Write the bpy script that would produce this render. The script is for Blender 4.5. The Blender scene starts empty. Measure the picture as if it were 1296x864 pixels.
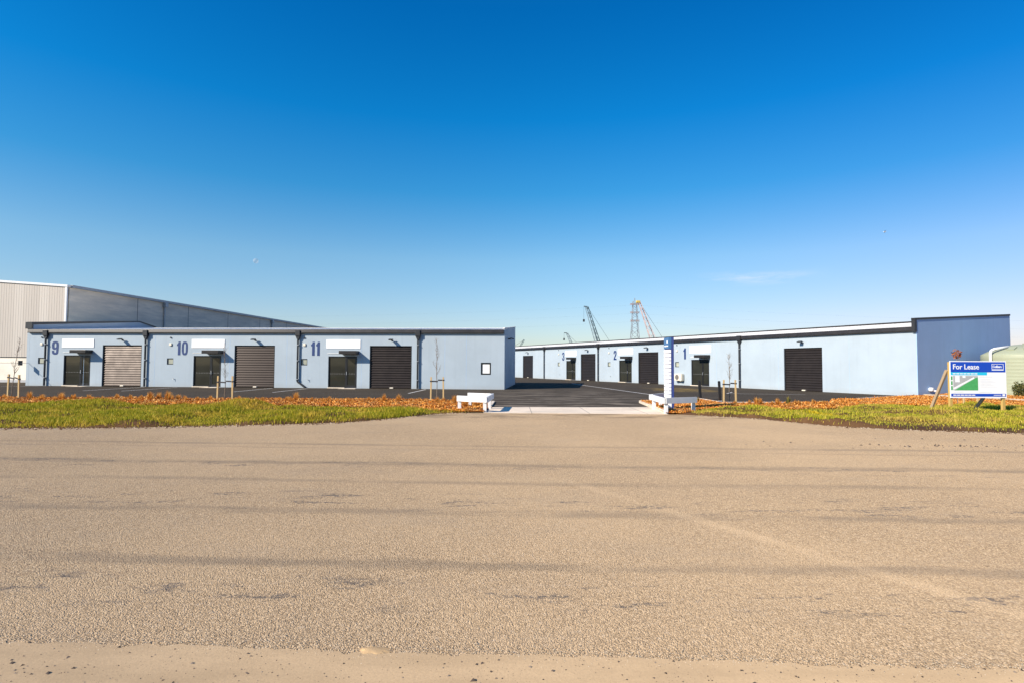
import bpy, bmesh, math, random
import numpy as np
from mathutils import Matrix, Vector
R = math.radians
random.seed(7); rng = np.random.default_rng(7)
scene = bpy.context.scene
COL = scene.collection

# ------------------------------------------------------------------ helpers
class MB:
    """collects boxes, bars, tubes and sheets into ONE mesh"""
    def __init__(s): s.v = []; s.f = []; s.mi = []; s.m = 0
    def add(s, vs, fs):
        b = len(s.v); s.v += [tuple(p) for p in vs]
        for f in fs: s.f.append(tuple(b+i for i in f)); s.mi.append(s.m)
        return s
    def box(s, x0, x1, y0, y1, z0, z1):
        v = [(x0,y0,z0),(x1,y0,z0),(x1,y1,z0),(x0,y1,z0),(x0,y0,z1),(x1,y0,z1),(x1,y1,z1),(x0,y1,z1)]
        return s.add(v, [(0,3,2,1),(4,5,6,7),(0,1,5,4),(1,2,6,5),(2,3,7,6),(3,0,4,7)])
    def bbox(s, x0, x1, y0, y1, z0, z1, b=.008):
        """box with chamfered edges"""
        bm = bmesh.new(); bmesh.ops.create_cube(bm, size=1)
        for v in bm.verts:
            v.co = Vector(((x0+x1)/2+v.co.x*(x1-x0), (y0+y1)/2+v.co.y*(y1-y0), (z0+z1)/2+v.co.z*(z1-z0)))
        bmesh.ops.bevel(bm, geom=list(bm.edges), offset=b, segments=2, affect='EDGES', profile=.5)
        bm.verts.index_update(); s.add([v.co[:] for v in bm.verts], [[v.index for v in f.verts] for f in bm.faces]); bm.free(); return s
    def beam(s, a, b, w, h=None, up=(0,0,1), w2=None):
        """rectangular bar from a to b"""
        h = h or w; k = (w2 or w)/w
        a = Vector(a); b = Vector(b); d = (b-a).normalized(); up = Vector(up)
        if abs(d.dot(up)) > .98: up = Vector((0,1,0))
        x = d.cross(up).normalized(); y = x.cross(d)
        v = []
        for p, q in ((a,1),(b,k)):
            for i, j in ((-1,-1),(1,-1),(1,1),(-1,1)): v.append(p + x*i*w/2*q + y*j*h/2*q)
        return s.add(v, [(0,1,2,3),(7,6,5,4),(0,4,5,1),(1,5,6,2),(2,6,7,3),(3,7,4,0)])
    def tube(s, pts, rad, n=8, cap=True):
        pts = [Vector(p) for p in pts]; m = len(pts)
        rr = rad if isinstance(rad, (list, tuple)) else [rad]*m
        vs = []; u = None
        for i, p in enumerate(pts):
            d = (pts[min(i+1,m-1)] - pts[max(i-1,0)]).normalized()
            if u is None:
                u = d.cross(Vector((0,0,1)))
                if u.length < .01: u = d.cross(Vector((0,1,0)))
            u = (u - d*u.dot(d)).normalized(); w = d.cross(u)
            for k in range(n):
                t = 2*math.pi*k/n; vs.append(p + (u*math.cos(t)+w*math.sin(t))*rr[i])
        fs = []
        for i in range(m-1):
            for k in range(n):
                fs.append((i*n+k, i*n+(k+1)%n, (i+1)*n+(k+1)%n, (i+1)*n+k))
        if cap: fs.append(tuple(range(n-1,-1,-1))); fs.append(tuple((m-1)*n+k for k in range(n)))
        return s.add(vs, fs)
    def prism(s, poly, y0, y1, plane='xz'):
        """polygon in xz extruded along y (or in xy extruded along z, or yz along x)"""
        n = len(poly)
        if plane == 'xz': mk = lambda p, t: (p[0], t, p[1])
        elif plane == 'xy': mk = lambda p, t: (p[0], p[1], t)
        else: mk = lambda p, t: (t, p[0], p[1])
        v = [mk(p, y0) for p in poly] + [mk(p, y1) for p in poly]
        return s.add(v, [tuple(range(n)), tuple(range(2*n-1, n-1, -1))] + [(i, n+i, n+(i+1)%n, (i+1)%n) for i in range(n)])
    def disc(s, c, r, y0, y1, n=20):
        return s.prism([(c[0]+r*math.cos(2*math.pi*k/n), c[1]+r*math.sin(2*math.pi*k/n)) for k in range(n)], y0, y1)
    def build(s, name, mat, parent=None, loc=None, smooth=False, fix=True):
        me = bpy.data.meshes.new(name); me.from_pydata(s.v, [], s.f)
        mats = mat if isinstance(mat, list) else [mat]
        for m in mats: me.materials.append(m)
        if len(mats) > 1: me.polygons.foreach_set('material_index', s.mi)
        if fix:
            bm = bmesh.new(); bm.from_mesh(me); bmesh.ops.recalc_face_normals(bm, faces=bm.faces); bm.to_mesh(me); bm.free()
        if smooth: me.polygons.foreach_set('use_smooth', [True]*len(me.polygons))
        o = bpy.data.objects.new(name, me); COL.objects.link(o)
        if parent: o.parent = parent
        if loc: o.location = loc
        return o

def np_mesh(name, verts, faces, mat, parent=None):
    """fast mesh from numpy arrays; faces (n,k)"""
    me = bpy.data.meshes.new(name); k = faces.shape[1]; nf = len(faces)
    me.vertices.add(len(verts)); me.vertices.foreach_set('co', np.ascontiguousarray(verts, dtype=np.float32).ravel())
    me.loops.add(nf*k); me.loops.foreach_set('vertex_index', np.ascontiguousarray(faces, dtype=np.int32).ravel())
    me.polygons.add(nf); me.polygons.foreach_set('loop_start', np.arange(nf, dtype=np.int32)*k)
    me.update(calc_edges=True); me.validate(); me.materials.append(mat)
    o = bpy.data.objects.new(name, me); COL.objects.link(o)
    if parent: o.parent = parent
    return o

def tag(o, label=None, cat=None, group=None, kind=None):
    if label: o['label'] = label
    if cat: o['category'] = cat
    if group: o['group'] = group
    if kind: o['kind'] = kind
    return o
def empty(name, loc, rz=0):
    o = bpy.data.objects.new(name, None); COL.objects.link(o); o.location = loc; o.rotation_euler = (0,0,rz); o.empty_display_size = .2; return o
def copy_tree(o, parent=None):
    c = o.copy(); COL.objects.link(c)
    if parent: c.parent = parent
    for ch in list(o.children): copy_tree(ch, c)
    return c
def struct(o): o['kind'] = 'structure'; return o

# ------------------------------------------------------------------ materials
class N:
    def __init__(s, name):
        s.mat = bpy.data.materials.new(name); s.mat.use_nodes = True; s.t = s.mat.node_tree; s.t.nodes.clear()
        s.out = s.n('ShaderNodeOutputMaterial'); s.p = s.n('ShaderNodeBsdfPrincipled'); s.l(s.p.outputs[0], s.out.inputs[0])
    def n(s, typ, **kw):
        o = s.t.nodes.new(typ)
        for k, v in kw.items(): setattr(o, k, v)
        return o
    def l(s, a, b): s.t.links.new(a, b)
    def setp(s, **kw):
        for k, v in kw.items(): s.p.inputs[k.replace('_',' ')].default_value = v
    def val(s, sock, v):
        if hasattr(v, 'is_output'): s.l(v, sock)
        else: sock.default_value = v
    def math(s, op, a, b=0., c=None, clamp=False):
        o = s.n('ShaderNodeMath', operation=op, use_clamp=clamp); s.val(o.inputs[0], a); s.val(o.inputs[1], b)
        if c is not None: s.val(o.inputs[2], c)
        return o.outputs[0]
    def mix(s, fac, a, b, mode='MIX'):
        o = s.n('ShaderNodeMix', data_type='RGBA', blend_type=mode); s.val(o.inputs[0], fac)
        for sock, v in ((o.inputs[6], a), (o.inputs[7], b)):
            if hasattr(v, 'is_output'): s.l(v, sock)
            else: sock.default_value = (*v[:3], 1)
        return o.outputs[2]
    def ramp(s, fac, stops, interp='LINEAR'):
        o = s.n('ShaderNodeValToRGB'); o.color_ramp.interpolation = interp; e = o.color_ramp.elements
        while len(e) < len(stops): e.new(.5)
        for el, (p, c) in zip(e, stops):
            el.position = p; el.color = (*c[:3], 1) if hasattr(c, '__len__') else (c, c, c, 1)
        s.l(fac, o.inputs[0]); return o.outputs[0]
    def step(s, fac, lo, hi):
        o = s.n('ShaderNodeMapRange', interpolation_type='SMOOTHSTEP'); s.val(o.inputs[0], fac); o.inputs[1].default_value = lo; o.inputs[2].default_value = hi; return o.outputs[0]
    def coord(s, kind='Object'): return s.n('ShaderNodeTexCoord').outputs[kind]
    def pos(s): return s.n('ShaderNodeNewGeometry').outputs['Position']
    def mapping(s, vec, scale=(1,1,1), rot=(0,0,0), loc=(0,0,0)):
        o = s.n('ShaderNodeMapping'); s.l(vec, o.inputs[0]); o.inputs['Scale'].default_value = scale; o.inputs['Rotation'].default_value = rot; o.inputs['Location'].default_value = loc; return o.outputs[0]
    def noise(s, vec, scale, detail=4, rough=.55, out=0):
        o = s.n('ShaderNodeTexNoise'); s.l(vec, o.inputs['Vector']); o.inputs['Scale'].default_value = scale; o.inputs['Detail'].default_value = detail; o.inputs['Roughness'].default_value = rough; return o.outputs[out]
    def vor(s, vec, scale, feature='F1'):
        o = s.n('ShaderNodeTexVoronoi', feature=feature); s.l(vec, o.inputs['Vector']); o.inputs['Scale'].default_value = scale; return o
    def sep(s, vec): o = s.n('ShaderNodeSeparateXYZ'); s.l(vec, o.inputs[0]); return o.outputs
    def bump(s, h, strength=.3, dist=.01):
        o = s.n('ShaderNodeBump'); s.l(h, o.inputs['Height']); o.inputs['Strength'].default_value = strength; o.inputs['Distance'].default_value = dist; s.l(o.outputs[0], s.p.inputs['Normal'])
    def col(s, c): s.val(s.p.inputs['Base Color'], c if hasattr(c, 'is_output') else (*c, 1))

def plain(name, c, rough=.6, metal=0., var=.12, scale=6., spec=.5, bump=0., vs=(1,1,1)):
    """paint / plastic / metal with soft wear so that nothing is perfectly even"""
    m = N(name); v = m.mapping(m.pos(), vs)
    n = m.noise(v, scale, 5, .6)
    f = m.step(n, .25, .8)
    m.col(m.mix(f, [x*(1-var) for x in c], [min(1, x*(1+var)) for x in c]))
    m.l(m.math('MULTIPLY_ADD', n, .18, rough-.09), m.p.inputs['Roughness'])
    m.setp(Metallic=metal, Specular_IOR_Level=spec)
    if bump: m.bump(m.noise(m.pos(), scale*9, 4), bump, .004)
    return m.mat

M = {}
def wall_mat(name, c, var=.05):
    m = N(name); p = m.pos()
    big = m.noise(p, .5, 4, .6); fine = m.noise(p, 14, 5, .65)
    streak = m.noise(m.mapping(p, (2.2, 2.2, .12)), 1.6, 5, .6)
    z = m.sep(p)[2]
    splash = m.math('MULTIPLY', m.step(m.math('ADD', z, m.math('MULTIPLY', m.noise(p, 3, 4), .35)), .55, .12), .22)  # soil splashed up from the asphalt
    a = m.mix(m.step(big, .3, .75), [x*(1-var) for x in c], [min(1,x*(1+var)) for x in c])
    a = m.mix(m.math('MULTIPLY', m.step(streak, .5, .78), .22), a, [x*.72 for x in c])
    a = m.mix(m.math('MULTIPLY', m.step(fine, .5, .9), .10), a, [min(1,x*1.2) for x in c])
    a = m.mix(splash, a, (.30,.27,.23))
    m.col(a); m.setp(Roughness=.62, Specular_IOR_Level=.3); m.bump(fine, .12, .01); return m.mat
M['wall'] = wall_mat('pale_blue_painted_concrete', (.345,.41,.465))
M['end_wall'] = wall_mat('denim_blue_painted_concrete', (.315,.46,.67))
M['dark'] = plain('charcoal_metal', (.022,.022,.024), .42, 0, .2, 3, .5)
M['roller'] = plain('charcoal_roller_steel', (.022,.0185,.0175), .36, 0, .12, 2, .13)
_p = M['roller'].node_tree.nodes['Principled BSDF']; _p.inputs['Specular Tint'].default_value = (1,.86,.82,1)
M['gutter'] = plain('charcoal_gutter_steel', (.022,.019,.018), .40, 0, .2, 2, .35)
M['frame'] = plain('black_aluminium', (.022,.022,.024), .35, .3, .2, 5)
M['roof'] = plain('white_roof_steel', (.84,.81,.75), .75, 0, .06, 2, .08)
M['white'] = plain('white_paint', (.66,.67,.67), .5, 0, .05, 4)
M['sign_white'] = plain('white_sign_sheet', (.84,.84,.84), .4, 0, .02, 2)
M['number'] = plain('royal_blue_vinyl', (.014,.038,.14), .45, 0, .06, 5)
M['cream'] = plain('cream_plastic', (.70,.64,.52), .5, 0, .08, 6)
M['grille'] = plain('grey_plastic', (.14,.13,.12), .5)
M['glass_dark'] = None
def glass(name, c, rough=.04):
    m = N(name); p = m.pos(); n = m.noise(p, .9, 2)
    m.col(m.mix(n, [x*.6 for x in c], [x*1.5 for x in c])); m.setp(Roughness=rough, Specular_IOR_Level=.35)
    return m.mat
M['glass_dark'] = glass('tinted_door_glass', (.024,.025,.020))
M['glass_pale'] = glass('pale_window_glass', (.34,.36,.30), .08)
M['blind'] = plain('white_blind', (.82,.82,.80), .5, 0, .03)
M['post_wood'] = None
def wood(name, c1, c2, rough=.75):
    m = N(name); p = m.coord('Object')
    g = m.noise(m.mapping(p, (22,22,1.2)), 2.2, 6, .65); b = m.noise(p, 2.5, 3)
    a = m.mix(g, c1, c2); a = m.mix(m.math('MULTIPLY', b, .35), a, [x*.6 for x in c2])
    m.col(a); m.setp(Roughness=rough); m.bump(g, .25, .004); return m.mat
M['stake'] = wood('pale_pine', (.62,.47,.24), (.46,.30,.12))
M['post_wood'] = wood('yellow_pine', (.60,.42,.13), (.42,.25,.06))
M['brace_wood'] = wood('weathered_pine', (.50,.38,.24), (.32,.22,.13))
M['edging'] = wood('pale_timber_edging', (.55,.48,.38), (.40,.32,.22))
M['strap'] = plain('black_webbing', (.03,.03,.035), .8)
M['bark'] = plain('grey_brown_bark', (.20,.16,.12), .85, 0, .3, 20, .2, .4)
M['board_blue'] = plain('blue_sign_print', (.004,.06,.45), .4, 0, .03)
M['board_cyan'] = plain('cyan_sign_print', (.02,.50,.72), .4, 0, .03)
M['print_grey'] = plain('grey_sign_print', (.42,.42,.42), .45, 0, .06)
M['print_green'] = plain('green_sign_print', (.07,.36,.11), .45, 0, .10, 12)
M['print_pale'] = plain('faint_sign_print', (.55,.56,.60), .5)
M['print_white'] = plain('white_sign_print', (.82,.82,.82), .45, 0, .02)
M['totem_blue'] = plain('navy_totem_panel', (.035,.055,.20), .35, 0, .08)
M['totem_sky'] = plain('mid_blue_totem_header', (.05,.14,.30), .35, 0, .08)
M['tank'] = plain('pale_green_polyethylene', (.31,.335,.235), .5, 0, .06, 1.2, .3)
M['red'] = plain('haze_paled_red_steel', (.56,.42,.39), .6); M['yellow'] = plain('crane_yellow', (.58,.42,.10), .5)  # crane red is lightened to imitate distance haze in its colour
M['steel_far'] = plain('weathered_crane_steel', (.16,.21,.24), .6); M['boom_dark'] = plain('dark_teal_crane_steel', (.05,.09,.11), .6)
M['galv'] = plain('galvanised_steel', (.35,.37,.39), .5, .4); M['arm_red'] = plain('oxide_red_steel', (.42,.27,.23), .6)

def concrete(name, c, scale=3., spots=.3):
    m = N(name); p = m.pos(); b = m.noise(p, scale*.25, 5, .6); f = m.noise(p, scale*16, 5, .7); s = m.noise(p, scale*1.7, 6, .65)
    a = m.mix(m.step(b,.3,.7), [x*.86 for x in c], [min(1,x*1.1) for x in c]); a = m.mix(m.math('MULTIPLY', m.step(f,.5,.8), .35), a, [x*.62 for x in c])
    a = m.mix(m.math('MULTIPLY', m.step(s,.58,.75), spots), a, [x*.6 for x in c])
    m.col(a); m.setp(Roughness=.85, Specular_IOR_Level=.25); m.bump(f, .25, .006); return m.mat
M['kerb'] = concrete('pale_concrete_kerb', (.62,.54,.43))
def slab_mat():
    m = N('new_concrete_slab'); p = m.pos(); X, Y, Z = m.sep(p); c = (.72,.60,.46); b = m.noise(p, .6, 5, .6); f = m.noise(p, 45, 5, .7); s_ = m.noise(m.mapping(p,(.9,.35,1)), 1.6, 6, .7)
    a = m.mix(m.step(b,.3,.7), [x*.86 for x in c], [min(1,x*1.08) for x in c]); a = m.mix(m.math('MULTIPLY', m.step(f,.5,.8), .3), a, [x*.6 for x in c])
    a = m.mix(m.math('MULTIPLY', m.step(s_,.5,.72), .35), a, (.40,.33,.25))
    cut = m.math('ABSOLUTE', m.math('SUBTRACT', m.math('FRACT', m.math('MULTIPLY', X, .5)), .35)); a = m.mix(m.math('MULTIPLY', m.step(cut, .012, .006), .6), a, (.2,.17,.14))
    m.col(a); m.setp(Roughness=.85, Specular_IOR_Level=.25); m.bump(f, .25, .006); return m.mat
M['crossover'] = slab_mat()

def tilt_panel():
    m = N('grey_precast_concrete'); p = m.pos(); st = m.noise(m.mapping(p, (.25,.25,1.6)), 1.6, 6, .65); b = m.noise(p, .18, 4); f = m.noise(p, 5, 5, .7)
    a = m.mix(m.step(st,.3,.75), (.579,.522,.439), (.815,.711,.565)); a = m.mix(m.math('MULTIPLY', m.step(b,.4,.7), .4), a, (.500,.458,.393)); a = m.mix(m.math('MULTIPLY', m.step(f,.55,.8), .25), a, (.869,.737,.578))
    m.col(a); m.setp(Roughness=.85, Specular_IOR_Level=.2); return m.mat
M['tilt'] = tilt_panel()
def cladding():
    m = N('beige_steel_cladding'); p = m.pos(); x = m.sep(p)[0]
    w = m.n('ShaderNodeTexWhiteNoise', noise_dimensions='1D'); m.l(m.math('FLOOR', m.math('MULTIPLY', x, 1.32)), w.inputs['W'])
    a = m.mix(w.outputs[0], (.43,.385,.335), (.50,.455,.40)); b = m.noise(m.mapping(p,(1,1,.15)), 1.4, 5, .6)
    m.col(m.mix(m.math('MULTIPLY', m.step(b,.45,.8), .25), a, (.36,.33,.30))); m.setp(Roughness=.5); return m.mat
M['cladding'] = cladding()
M['dado'] = concrete('cream_painted_concrete', (.74,.68,.58), 1.2, .15)

def road_mat():
    m = N('chip_seal'); p = m.pos(); X, Y, Z = m.sep(p)
    yp = m.math('MULTIPLY_ADD', X, .045, Y)
    wob = m.noise(m.mapping(p, (.25,.8,1)), 1.0, 3)
    yw = m.math('ADD', yp, m.math('MULTIPLY_ADD', wob, .5, -.25))
    chips = m.vor(p, 104); c2 = m.vor(p, 37); rnd = m.sep(chips.outputs['Color'])[0]
    stone = m.ramp(rnd, [(0,(.242,.161,.085)),(.35,(.435,.303,.171)),(.7,(.557,.391,.223)),(1,(.750,.552,.333))])
    pit = m.step(chips.outputs['Distance'], .38, .72)
    stone = m.mix(m.math('MULTIPLY', pit, .52), stone, (.146,.099,.059))
    big = m.noise(p, .23, 5, .6); mid = m.noise(m.mapping(p,(.5,1,1)), 1.1, 5, .65); fine = m.noise(p, 9, 5, .7)
    a = m.mix(m.math('MULTIPLY', m.step(big,.38,.66), .45), stone, (.543,.381,.218))
    a = m.mix(m.math('MULTIPLY', m.step(mid,.46,.74), .42), a, (.350,.259,.166))
    a = m.mix(m.math('MULTIPLY', m.step(fine,.45,.75), .18), a, (.677,.486,.294))
    sp = m.noise(p, 24, 3, .6); a = m.mix(m.math('MULTIPLY', m.step(sp,.55,.70), .30), a, (.13,.105,.08)); a = m.mix(m.math('MULTIPLY', m.step(sp,.45,.30), .28), a, (.62,.51,.38))
    # wheel tracks worn along the road
    tot = None
    for y0, w, s in ((11.75,.17,.50),(11.2,.10,.30),(9.5,.26,.50),(8.08,.18,.40),(6.42,.20,.48),(4.78,.17,.52)):
        d = m.math('ABSOLUTE', m.math('SUBTRACT', yw, y0)); k = m.math('MULTIPLY', m.step(d, w, w*.15), s)
        k = m.math('MULTIPLY', k, m.step(m.noise(m.mapping(p,(.35,1.6,1)), 1.6, 4), .25, .62))
        tot = k if tot is None else m.math('MAXIMUM', tot, k)
    a = m.mix(tot, a, (.181,.138,.095))
    # flushed bitumen scuffs
    sc = m.noise(m.mapping(p, (.55,2.2,1)), 1.9, 8, .72); lane = None
    for y0, w in ((9.35,.5),(6.95,.65),(4.15,.42)):
        d = m.step(m.math('ABSOLUTE', m.math('SUBTRACT', yp, y0)), w, w*.3); lane = d if lane is None else m.math('MAXIMUM', lane, d)
    scf = m.math('MULTIPLY', m.math('MULTIPLY', m.step(sc,.53,.61), lane), m.step(m.noise(p, 17, 5, .75), .45, .53))
    a = m.mix(m.math('MULTIPLY', scf, .8), a, (.087,.078,.074))
    # old pale line running off to the right corner
    ln = m.math('ABSOLUTE', m.math('SUBTRACT', m.math('MULTIPLY_ADD', Y, -.60, 5.75), X))
    k = m.math('MULTIPLY', m.step(ln, .19, .03), m.step(m.noise(p, 1.1, 5, .7), .28, .60)); k = m.math('MULTIPLY', k, m.step(Y, 9.0, 7.0))
    a = m.mix(m.math('MULTIPLY', k, .28), a, (.725,.519,.305))
    # damp dirt by the crossover
    zone = m.math('MULTIPLY', m.step(Y, 17.2, 18.6), m.step(m.noise(m.mapping(p,(.45,1.2,1)), 1.2, 6, .7), .47, .60))
    a = m.mix(m.math('MULTIPLY', zone, .7), a, (.156,.111,.061))
    m.col(a); m.setp(Roughness=.9, Specular_IOR_Level=.2, Diffuse_Roughness=.3)
    h = m.math('SUBTRACT', 1., chips.outputs['Distance']); m.bump(m.math('MULTIPLY_ADD', c2.outputs['Distance'], -.4, h), .75, .010); return m.mat
M['road'] = road_mat()
def asphalt_mat():
    m = N('new_asphalt'); p = m.pos(); v = m.vor(p, 60); r = m.sep(v.outputs['Color'])[0]
    big = m.noise(p, .35, 5, .6); sw = m.noise(m.mapping(p,(.6,.5,1)), .8, 7, .7)
    nw = m.n('ShaderNodeTexWave', wave_type='RINGS'); m.l(m.mapping(p,(.16,.16,1),loc=(.4,-4.3,0)), nw.inputs[0]); nw.inputs['Scale'].default_value = 1.4; nw.inputs['Distortion'].default_value = 9; nw.inputs['Detail'].default_value = 3
    a = m.mix(r, (.038,.032,.025), (.078,.064,.049)); a = m.mix(m.math('MULTIPLY', m.step(big,.35,.7), .4), a, (.086,.070,.051))
    X, Y, Z = m.sep(p)
    dz = m.math('MULTIPLY', m.step(Y, 48, 30), m.step(m.math('ABSOLUTE', m.math('SUBTRACT', X, 2.4)), 6.5, 2.))
    tr = m.math('MULTIPLY', m.math('MULTIPLY', m.step(nw.outputs[1], .25, .85), m.step(sw,.36,.58)), dz)
    a = m.mix(m.math('MULTIPLY', tr, .62), a, (.24,.20,.155))     # dusty tyre marks where vehicles turn in
    yel = m.math('MULTIPLY', m.math('MULTIPLY', m.step(m.math('ABSOLUTE', m.math('SUBTRACT', X, 12.0)), 2.6, 1.2), m.step(m.math('ABSOLUTE', m.math('SUBTRACT', Y, 40.5)), 4.5, 2.)), m.step(m.noise(p, .9, 5, .7), .42, .6))
    a = m.mix(m.math('MULTIPLY', yel, .55), a, (.315,.213,.064))      # sandy dust by the unit 1 door
    m.col(a); m.setp(Roughness=.95, Specular_IOR_Level=.05); m.bump(v.outputs['Distance'], .35, .008); return m.mat
M['asphalt'] = asphalt_mat()
def path_mat():
    m = N('compacted_gravel_fines'); p = m.pos(); f = m.noise(p, 60, 5, .7); b = m.noise(m.mapping(p,(.6,2,1)), 1.5, 5, .65); s = m.vor(p, 55)
    a = m.mix(m.step(b,.3,.7), (.409,.289,.166), (.507,.361,.209)); a = m.mix(m.math('MULTIPLY', m.step(f,.4,.7), .4), a, (.351,.248,.146))
    a = m.mix(m.math('MULTIPLY', m.step(s.outputs['Distance'], .16, .08), m.step(m.noise(p, 3, 2), .5, .6)), a, (.068,.050,.035))
    m.col(a); m.setp(Roughness=.9, Specular_IOR_Level=.2, Diffuse_Roughness=.3); m.bump(f, .4, .006); return m.mat
M['path'] = path_mat()
def soil_mat():
    m = N('verge_soil'); p = m.pos(); b = m.noise(p, .8, 6, .65); f = m.noise(p, 18, 6, .7)
    a = m.mix(m.step(b,.35,.65), (.088,.044,.021), (.160,.085,.037)); a = m.mix(m.math('MULTIPLY', f, .6), a, (.050,.026,.014))
    m.col(a); m.setp(Roughness=.95, Specular_IOR_Level=.1); m.bump(f, .8, .03); return m.mat
M['soil'] = soil_mat()
def mulch_ground():
    m = N('mulch_bed_ground'); p = m.pos(); v = m.vor(p, 22); r = m.sep(v.outputs['Color'])[0]
    a = m.ramp(r, [(0,(.07,.025,.01)),(.4,(.22,.07,.015)),(1,(.42,.16,.04))]); m.col(a); m.setp(Roughness=.95, Specular_IOR_Level=.1); m.bump(v.outputs['Distance'], .8, .03); return m.mat
M['mulch_ground'] = mulch_ground()
def island(name, stops, noise_scale=.6, mixc=None, rough=.8, transl=0.):
    m = N(name); g = m.n('ShaderNodeNewGeometry'); r = g.outputs['Random Per Island']; a = m.ramp(r, stops)
    if mixc: a = m.mix(m.step(m.noise(g.outputs['Position'], noise_scale, 5, .65), .46, .64), a, m.ramp(r, mixc))
    m.col(a); m.setp(Roughness=rough, Specular_IOR_Level=.2)
    if transl:
        t = m.n('ShaderNodeBsdfTranslucent'); m.l(a, t.inputs[0]); x = m.n('ShaderNodeMixShader'); x.inputs[0].default_value = transl
        m.l(m.p.outputs[0], x.inputs[1]); m.l(t.outputs[0], x.inputs[2]); m.l(x.outputs[0], m.out.inputs[0])
    return m.mat
M['chips'] = island('bark_chips', [(0,(.20,.055,.008)),(.35,(.55,.17,.02)),(.7,(.74,.31,.045)),(1,(.82,.52,.18))], .9, [(0,(.20,.07,.02)),(.5,(.42,.17,.035)),(1,(.62,.38,.16))])
M['grass'] = island('verge_grass_blades', [(0,(.090,.113,.007)),(.4,(.286,.290,.012)),(.8,(.481,.422,.021)),(1,(.781,.554,.082))], .7, [(0,(.196,.158,.010)),(.5,(.541,.396,.030)),(1,(.842,.568,.109))], .6, .35)
M['grass_dry'] = island('thin_verge_grass_blades', [(0,(.136,.161,.009)),(.45,(.365,.377,.019)),(.8,(.595,.512,.041)),(1,(.785,.606,.116))], .55, [(0,(.270,.202,.034)),(.5,(.567,.404,.068)),(1,(.785,.606,.150))], .6, .35)
M['tuft'] = island('rust_orange_grass_blades', [(0,(.46,.15,.02)),(.5,(.76,.36,.06)),(1,(.82,.56,.18))], .6, None, .7, .5)
M['tuft_green'] = island('green_grass_blades', [(0,(.06,.08,.02)),(.6,(.22,.20,.04)),(1,(.45,.30,.07))], .6, None, .7, .35)
M['leaf_orange'] = island('autumn_leaves', [(0,(.22,.05,.02)),(.5,(.42,.13,.04)),(1,(.55,.22,.06))], 1, None, .6, .3)
M['leaf_green'] = island('shrub_leaves', [(0,(.035,.05,.012)),(.6,(.10,.11,.03)),(1,(.22,.17,.05))], 1, None, .6, .3)
M['pebble'] = island('dark_pebbles', [(0,(.05,.04,.032)),(.6,(.12,.09,.07)),(1,(.30,.24,.18))])
M['loose'] = island('tan_stone_chips', [(0,(.20,.145,.09)),(.5,(.46,.36,.24)),(1,(.66,.54,.38))])
M['line_white'] = concrete('worn_white_line_paint', (.60,.58,.54), 6, .6)
M['line_yellow'] = concrete('worn_yellow_line_paint', (.55,.36,.06), 6, .6)

# ------------------------------------------------------------------ ground
def interp(pts): 
    xs, ys = zip(*pts); return lambda x: np.interp(x, xs, ys)
NE_L = interp([(-70,16.6),(-30,15.1),(-12.9,14.4),(-11,14.55),(-9.2,14.85),(-7.4,15.35),(-5.46,16.0),(-4.7,16.35),(-3.75,17.5),(-2.83,18.95),(-2.05,19.75),(-.98,20.0)])
FAR_L = interp([(-70,23.4),(-21,23.0),(-18,22.75),(-14,22.3),(-11.3,22.45),(-8.5,21.9),(-6.4,21.5),(-4.4,20.8),(-2.4,20.2),(-2.0,20.05),(-.98,20.03)])
NE_R = interp([(5.3,19.62),(5.74,19.55),(7.2,18.75),(7.84,18.15),(8.25,17.35),(9.1,15.95),(10.5,15.15),(12,14.75),(13,14.5),(20,14.1),(70,11.8)])
FAR_R = interp([(5.3,19.65),(5.8,19.8),(6.6,20.5),(9.1,21.7),(10.9,21.7),(12.7,22.4),(15.7,23.5),(18.7,24.4),(20.8,24.0),(22,23.6),(30,23.2),(70,22)])
BACK_R = interp([(5.3,19.75),(5.8,25.8),(9.18,27.9),(9.26,25.08),(14.2,25.5),(15.2,27.1),(22.9,32.5),(23.4,32.84),(32.4,37.2),(46,37.2),(70,37.2)])
_ph = rng.uniform(0, 6.28, 24); _dr = rng.uniform(0, 6.28, 24); _fr = np.geomspace(.35, 9., 24)
def bumpy(x, y):
    h = 0
    for k in range(24): h = h + np.sin((x*np.cos(_dr[k])+y*np.sin(_dr[k]))*_fr[k]+_ph[k])*(.6/_fr[k]**.8)
    return h*.16     # about -.2 .. .2
def verge_h(x, y, ne, far):
    n, f = ne(x), far(x); w = np.maximum(f-n, .05); v = np.clip((y-n)/w, 0, 1)
    edge = np.clip((y-n)/.35, 0, 1); edge2 = np.clip((f-y)/.5, 0, 1)
    return np.maximum(-.02 + edge*(.055 + .02*np.sin(v*np.pi)) + edge*(.3+.7*edge2)*.24*bumpy(x*2.4, y*2.4)*np.clip(w/2, 0, 1), -.02+.036*edge)
def bed_h(x, y): return .06 + .05*bumpy(x*1.4, y*1.4)

g = MB(); g.add([(-3000,-600,-.09),(3000,-600,-.09),(3000,4000,-.09),(-3000,4000,-.09)], [(0,1,2,3)])
struct(g.build('ground', M['soil']))
xs_l = [-70,-30]+list(np.linspace(-13,-.98,34)); xs_r = list(np.linspace(5.3,13,26))+[20,30,70]
edge_far = [(x, float(NE_L(x))+.12) for x in xs_l] + [(-.7,20.02),(5.25,19.78)] + [(x, float(NE_R(x))+.12) for x in xs_r]
near = lambda x: 3.305-.0446*x
poly = edge_far + [(70, near(70)-.5), (-70, near(-70)-.5)]
g = MB(); g.add([(x,y,0) for x,y in poly], [tuple(range(len(poly)-1,-1,-1))]); struct(g.build('road', M['road']))
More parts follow.
